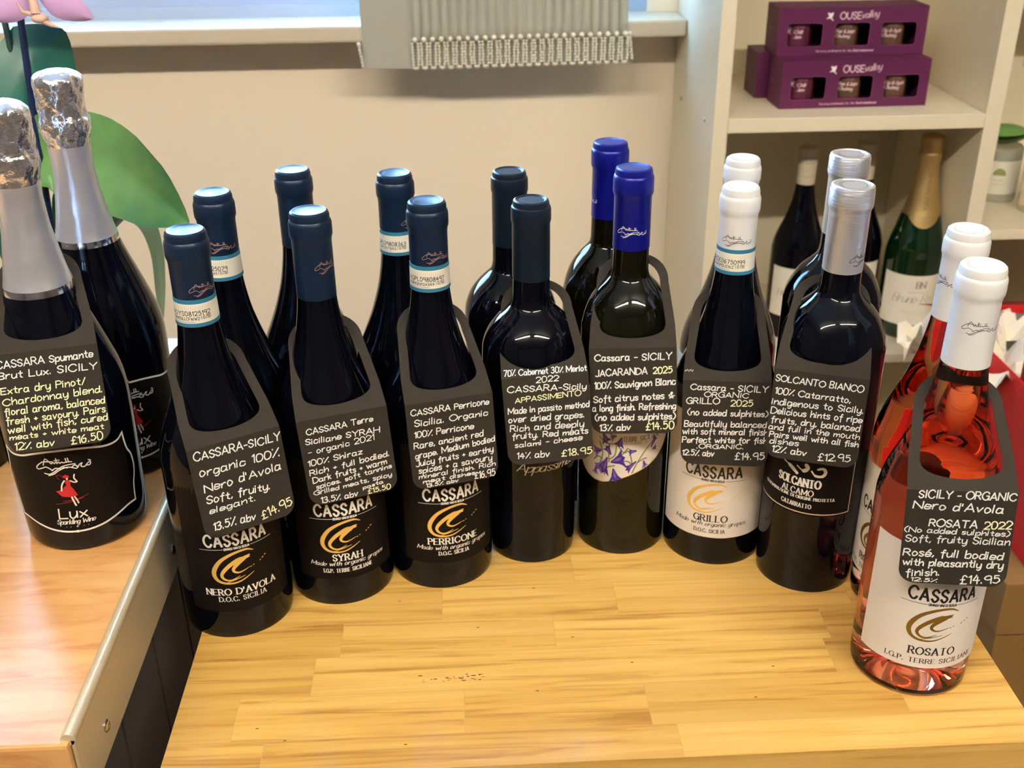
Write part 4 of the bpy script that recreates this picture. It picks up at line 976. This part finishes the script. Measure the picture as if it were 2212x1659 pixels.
for sgn, z0 in ((1, .020), (-1, .0)):
    for i in range(13):
        for j in range(7):
            s_ = i / 12 * 2 - 1; v_ = j / 6 * 2 - 1; w_ = .026 * math.sqrt(max(0, 1 - abs(s_) ** 2.2)) + .0006
            V.append((s_ * .042, v_ * w_, .016 + sgn * (.003 + (.012 if sgn > 0 else .013) * (1 - v_ * v_) * max(0, 1 - s_ * s_))))
for k in (0, 91): F += [(k + i * 7 + j, k + i * 7 + j + 1, k + (i + 1) * 7 + j + 1, k + (i + 1) * 7 + j) for i in range(12) for j in range(6)]
b.add(V, F, gm); b.build('pod', t)
t = thing('glass_tumbler', 'clear glass standing at the right edge of the right-hand bay', 'glass', P(.882, 1.585, RS))
b = MB(); b.lathe([(0, 0), (.032, 0), (.034, .003), (.036, .11), (.0345, .11), (.0322, .006), (0, .005)], glass_cl, 48); b.build('glass_body', t, angle=50)
t = thing('bead_garland', 'strings of clear beads hanging in the right-hand bay above the frosted jar', 'beads', P(.80, 1.56, .38))
for i in range(5):
    b = MB()
    for k in range(26): b.sphere((.0 + i * .0065, 0, -.004 - k * .0061 - (i % 2) * .003), .0029, pearl, 8, 5)
    b.build('bead_string', t)

# ------------------------------------------------------------------ pleated hanging with bead fringe, in front of the sill
t = thing('beaded_hanging', 'silver pleated fabric hanging with pearl bead fringe in front of the window sill', 'curtain', P(.055, 1.706, .0))
X0, XC, X1, HZ0, HZ1 = -.200, -.124, .199, .206, .96
b = MB(); V = []; F = []; prof = []
n = 300
for i in range(n + 1):
    s_ = i / n; x = XC + (X1 - XC) * s_
    ph = s_ * 23 * math.pi; prof.append((x, -.0065 * abs(math.sin(ph)) ** .5))
k0 = [(X0 + (XC - X0) * i / 10, .010 - .010 * i / 10 - .0006 * (i % 2)) for i in range(10)]
prof = k0 + prof; m_ = len(prof); nk = len(k0)
for z in (HZ0, .2455, .2475, .262, .35, HZ1):
    for i, (x, y) in enumerate(prof): V.append((x, y * (.35 if z < .246 and i > nk else 1), z + .012 * max(0, x - XC) * (z < .3)))
for r_ in range(5): F += [(r_ * m_ + i, r_ * m_ + i + 1, (r_ + 1) * m_ + i + 1, (r_ + 1) * m_ + i) for i in range(m_ - 1)]
b.add(V, F, fabric); b.build('fabric', t, angle=70)
for i in range(25):
    x = XC + .004 + i * .0131; b = MB(); top = .246 + (x - XC) * .012
    b.sphere((x, -.0085, top + .003), .0042, pearl, 8, 6)
    loop = []
    for sd in (-1, 1):
        for k in range(8): loop.append((x + sd * .0042 + random.uniform(-.0006, .0006), -.0068, top - .003 - k * .0044))
    loop += [(x - .0024, -.0068, top - .0382), (x, -.0068, top - .0392), (x + .0024, -.0068, top - .0382)]
    for px_, py_, pz_ in loop: b.sphere((px_, py_, pz_), .0022, pearl, 8, 6)
    b.build('bead_loop', t)
for x, z0, cnt in ((X0 - .004, .243, 8), (X1 + .003, .252, 9)):
    b = MB()
    for k in range(cnt): b.sphere((x + .0006 * k, -.002, z0 - k * .0046), .0022 if k else .0034, pearl, 7, 5)
    b.build('bead_drop', t)
b = MB(); b.box(X0, X1, .0115, .020, HZ1 - .03, HZ1, white_lam); b.build('batten', t, smooth=False)

# ------------------------------------------------------------------ orchid behind the sparkling bottles
t = thing('potted_orchid', 'potted orchid with green strap leaves and pale purple flower, behind the sparkling bottles', 'orchid', P(-.352, .945, CH))
B0 = Vector((-.352, .945, CH))
b = MB(); b.lathe([(0, 0), (.040, 0), (.042, .003), (.055, .10), (.056, .104), (.052, .104), (.050, .09), (0, .09)], potm, 48); b.build('pot', t)
def leaf(name, spine, widths, side, m, curl=.2):
    b = MB(); V = []; F = []; sp = smooth(spine, 4); n = len(sp); ws = []
    for i in range(n):
        q = i / (n - 1) * (len(widths) - 1); k = min(int(q), len(widths) - 2); ws.append(widths[k] + (widths[k + 1] - widths[k]) * (q - k))
    for i, p_ in enumerate(sp):
        p_ = Vector(p_) - B0; a_ = Vector(sp[max(i - 1, 0)]); c_ = Vector(sp[min(i + 1, n - 1)]); tg = (c_ - a_).normalized()
        sd = Vector(side); sd = (sd - sd.dot(tg) * tg).normalized(); nm = tg.cross(sd)
        for j in range(-4, 5):
            v_ = j / 4; V.append(p_ + sd * ws[i] * v_ + nm * ws[i] * (curl * abs(v_) ** 1.3 - .05 * (j == 0)))
    for i in range(n - 1): F += [(i * 9 + j, i * 9 + j + 1, (i + 1) * 9 + j + 1, (i + 1) * 9 + j) for j in range(8)]
    V2 = [v + Vector((0, .0012, .0004)) for v in V]; k = len(V)
    b.add(V + V2, F + [tuple(reversed([q + k for q in f])) for f in F], m)
    return b.build(name, t, angle=80)
leaf('leaf', [(-.375, .94, .185), (-.368, .935, .250), (-.357, .93, .288), (-.330, .92, .297), (-.305, .91, .295), (-.279, .90, .286), (-.250, .88, .271), (-.221, .86, .254)], [.012, .018, .026, .033, .037, .039, .036, .027, .001], (.25, .1, 1), leafm)
leaf('leaf', [(-.392, .93, .20), (-.388, .93, .290), (-.376, .93, .320), (-.358, .94, .350), (-.341, .95, .373), (-.322, .95, .390)], [.014, .026, .033, .034, .030, .002], (1, .1, -.75), leafd)
leaf('leaf', [(-.350, .95, .19), (-.31, .955, .225), (-.284, .95, .226), (-.277, .95, .200), (-.279, .95, .165), (-.283, .95, .13)], [.010, .011, .008, .006, .005, .002], (.8, .6, 0), leafp)
leaf('leaf', [(-.36, .95, .19), (-.345, .96, .24), (-.335, .965, .262), (-.33, .97, .250)], [.012, .02, .02, .002], (1, 0, -.3), leafm)
b = MB(); pts = [Vector(q) - B0 for q in ((-.3605, .93, .155), (-.357, .93, .235), (-.352, .93, .331), (-.346, .93, .417), (-.342, .93, .50))]; b.tube(pts, .0028, stemm, 10); b.build('support_stake', t)
b = MB(); pts = [Vector(q) - B0 for q in ((-.362, .95, .155), (-.366, .95, .30), (-.3675, .95, .39), (-.366, .95, .44), (-.352, .94, .475), (-.335, .925, .455), (-.329, .92, .436))]; b.tube(smooth([tuple(q) for q in pts], 4), .0026, mat('flower_stem', (40, 70, 60), .4), 8); b.build('flower_stem', t)
fc = Vector((-.327, .915, .428)) - B0
fl = bpy.data.objects.new('flower', None)
b = MB(); b.sphere(tuple(fc), .005, petal2, 10, 8); flo = b.build('flower', t)
bpy.data.objects.remove(fl)
def petal_mesh(d, L, wd, m, bend=.25, name='petal'):
    b = MB(); d = Vector(d).normalized(); sd = d.cross(Vector((0, -1, 0))).normalized(); nm = Vector((0, -1, 0)); V = []; F = []; N_ = 12
    for i in range(N_ + 1):
        q = i / N_; w_ = wd * (math.sin(math.pi * min(1, q ** .8 * .96 + .04)) ** .7) * (.35 + .65 * min(1, q * 2.2)); c_ = fc + d * L * q - nm * (L * bend * q * q) + nm * .002
        for j in range(-3, 4): v_ = j / 3; V.append(c_ + sd * w_ * v_ + nm * (.004 * (1 - v_ * v_) - .002))
    for i in range(N_): F += [(i * 7 + j, i * 7 + j + 1, (i + 1) * 7 + j + 1, (i + 1) * 7 + j) for j in range(6)]
    V2 = [v + Vector((0, .0007, 0)) for v in V]; k = len(V)
    b.add(V + V2, F + [tuple(reversed([q + k for q in f])) for f in F], m); b.build(name, flo, angle=80)
petal_mesh((.038, 0, -.025), .046, .0125, petal); petal_mesh((-.036, 0, -.024), .046, .0125, petal)
petal_mesh((.034, 0, .012), .044, .020, petal); petal_mesh((-.034, 0, .014), .044, .020, petal); petal_mesh((0, 0, 1), .044, .013, petal)
b = MB(); b.tube([fc + Vector(q) for q in ((0, -.004, 0), (.001, -.009, -.008), (.002, -.010, -.017))], [.0030, .0034, .0042], petal2, 10)
b.sphere(tuple(fc + Vector((.004, -.010, -.021))), .0062, petal2, 10, 7, (1.1, .9, .6)); b.tube([fc + Vector(q) for q in ((.0, -.010, -.018), (-.008, -.011, -.016), (-.011, -.011, -.008))], [.002, .0016, .0006], petal2, 8); b.tube([fc + Vector(q) for q in ((.004, -.011, -.021), (.012, -.011, -.026), (.018, -.011, -.028))], [.003, .0016, .0005], petal2, 8)
b.build('lip', flo, angle=80)

# ------------------------------------------------------------------ cartons at the right, beyond the table
t = thing('cardboard_box', 'brown cardboard box beyond the right edge of the table, carrying the red box', 'box', P(.875, 1.19, -ZB))
CT = .78 - .250; cw, cdp = .26, .19
b = MB(); b.box(-cw, cw, -cdp, cdp, 0, CT - .004, kraft); b.box(-cw - .003, cw + .003, -cdp - .003, cdp + .003, CT - .075, CT, kraft); b.build('carton', t, smooth=False, bevel=.002)
b = MB(); b.box(-cw - .004, cw + .004, -.024, .024, CT - .02, CT + .0006, mat('parcel_tape', (170, 140, 90), .3)); b.build('packing_tape', t, smooth=False)
t = thing('red_hamper_box', 'open red gift box full of cream tissue on the cardboard box at the right edge', 'gift box', P(.872, 1.18, -.2490))
w_, d_, h_, k_ = .225, .17, .195, .004
b = MB(); b.box(-w_, w_, -d_, -d_ + k_, 0, h_, red_box); b.box(-w_, w_, d_ - k_, d_, 0, h_, red_box); b.box(-w_, -w_ + k_, -d_ + k_, d_ - k_, 0, h_, red_box); b.box(w_ - k_, w_, -d_ + k_, d_ - k_, 0, h_, red_box); b.box(-w_ + k_, w_ - k_, -d_ + k_, d_ - k_, 0, k_, red_dk); b.build('box_body', t, smooth=False)
b = MB(); b.add([(-w_, d_, h_), (w_, d_, h_), (w_, d_ + .08, h_ - .03), (-w_, d_ + .08, h_ - .03), (-w_, d_ + k_, h_ - .002), (w_, d_ + k_, h_ - .002), (w_, d_ + .08 + k_, h_ - .032), (-w_, d_ + .08 + k_, h_ - .032)], [(0, 1, 2, 3), (7, 6, 5, 4), (0, 4, 5, 1), (1, 5, 6, 2), (2, 6, 7, 3), (3, 7, 4, 0)], red_dk); b.build('lid_flap', t, smooth=False)
b = MB(); b.box(-w_ + k_, w_ - k_, -.05, -.046, .12, h_ + .03, red_dk); b.build('divider', t, smooth=False)
tp_ = MB(); rn = random.Random(3); nx, ny = 40, 26; V = []; F = []
for i in range(nx + 1):
    for j in range(ny + 1):
        x = -w_ + .008 + (2 * w_ - .016) * i / nx; y = -.04 + (d_ - .008 + .04) * j / ny
        V.append((x, y, .17 + .02 * math.sin(x * 60 + y * 33) + .014 * math.sin(x * 130 - y * 90) + rn.uniform(-.014, .016)))
for i in range(nx): F += [(i * (ny + 1) + j, (i + 1) * (ny + 1) + j, (i + 1) * (ny + 1) + j + 1, i * (ny + 1) + j + 1) for j in range(ny)]
tp_.add(V, F, tissue); o = tp_.build('tissue_paper', None, P(.80, 1.18, -.2490), angle=20); tag(o, 'crumpled cream tissue paper filling the red gift box', 'tissue paper', kind='stuff')
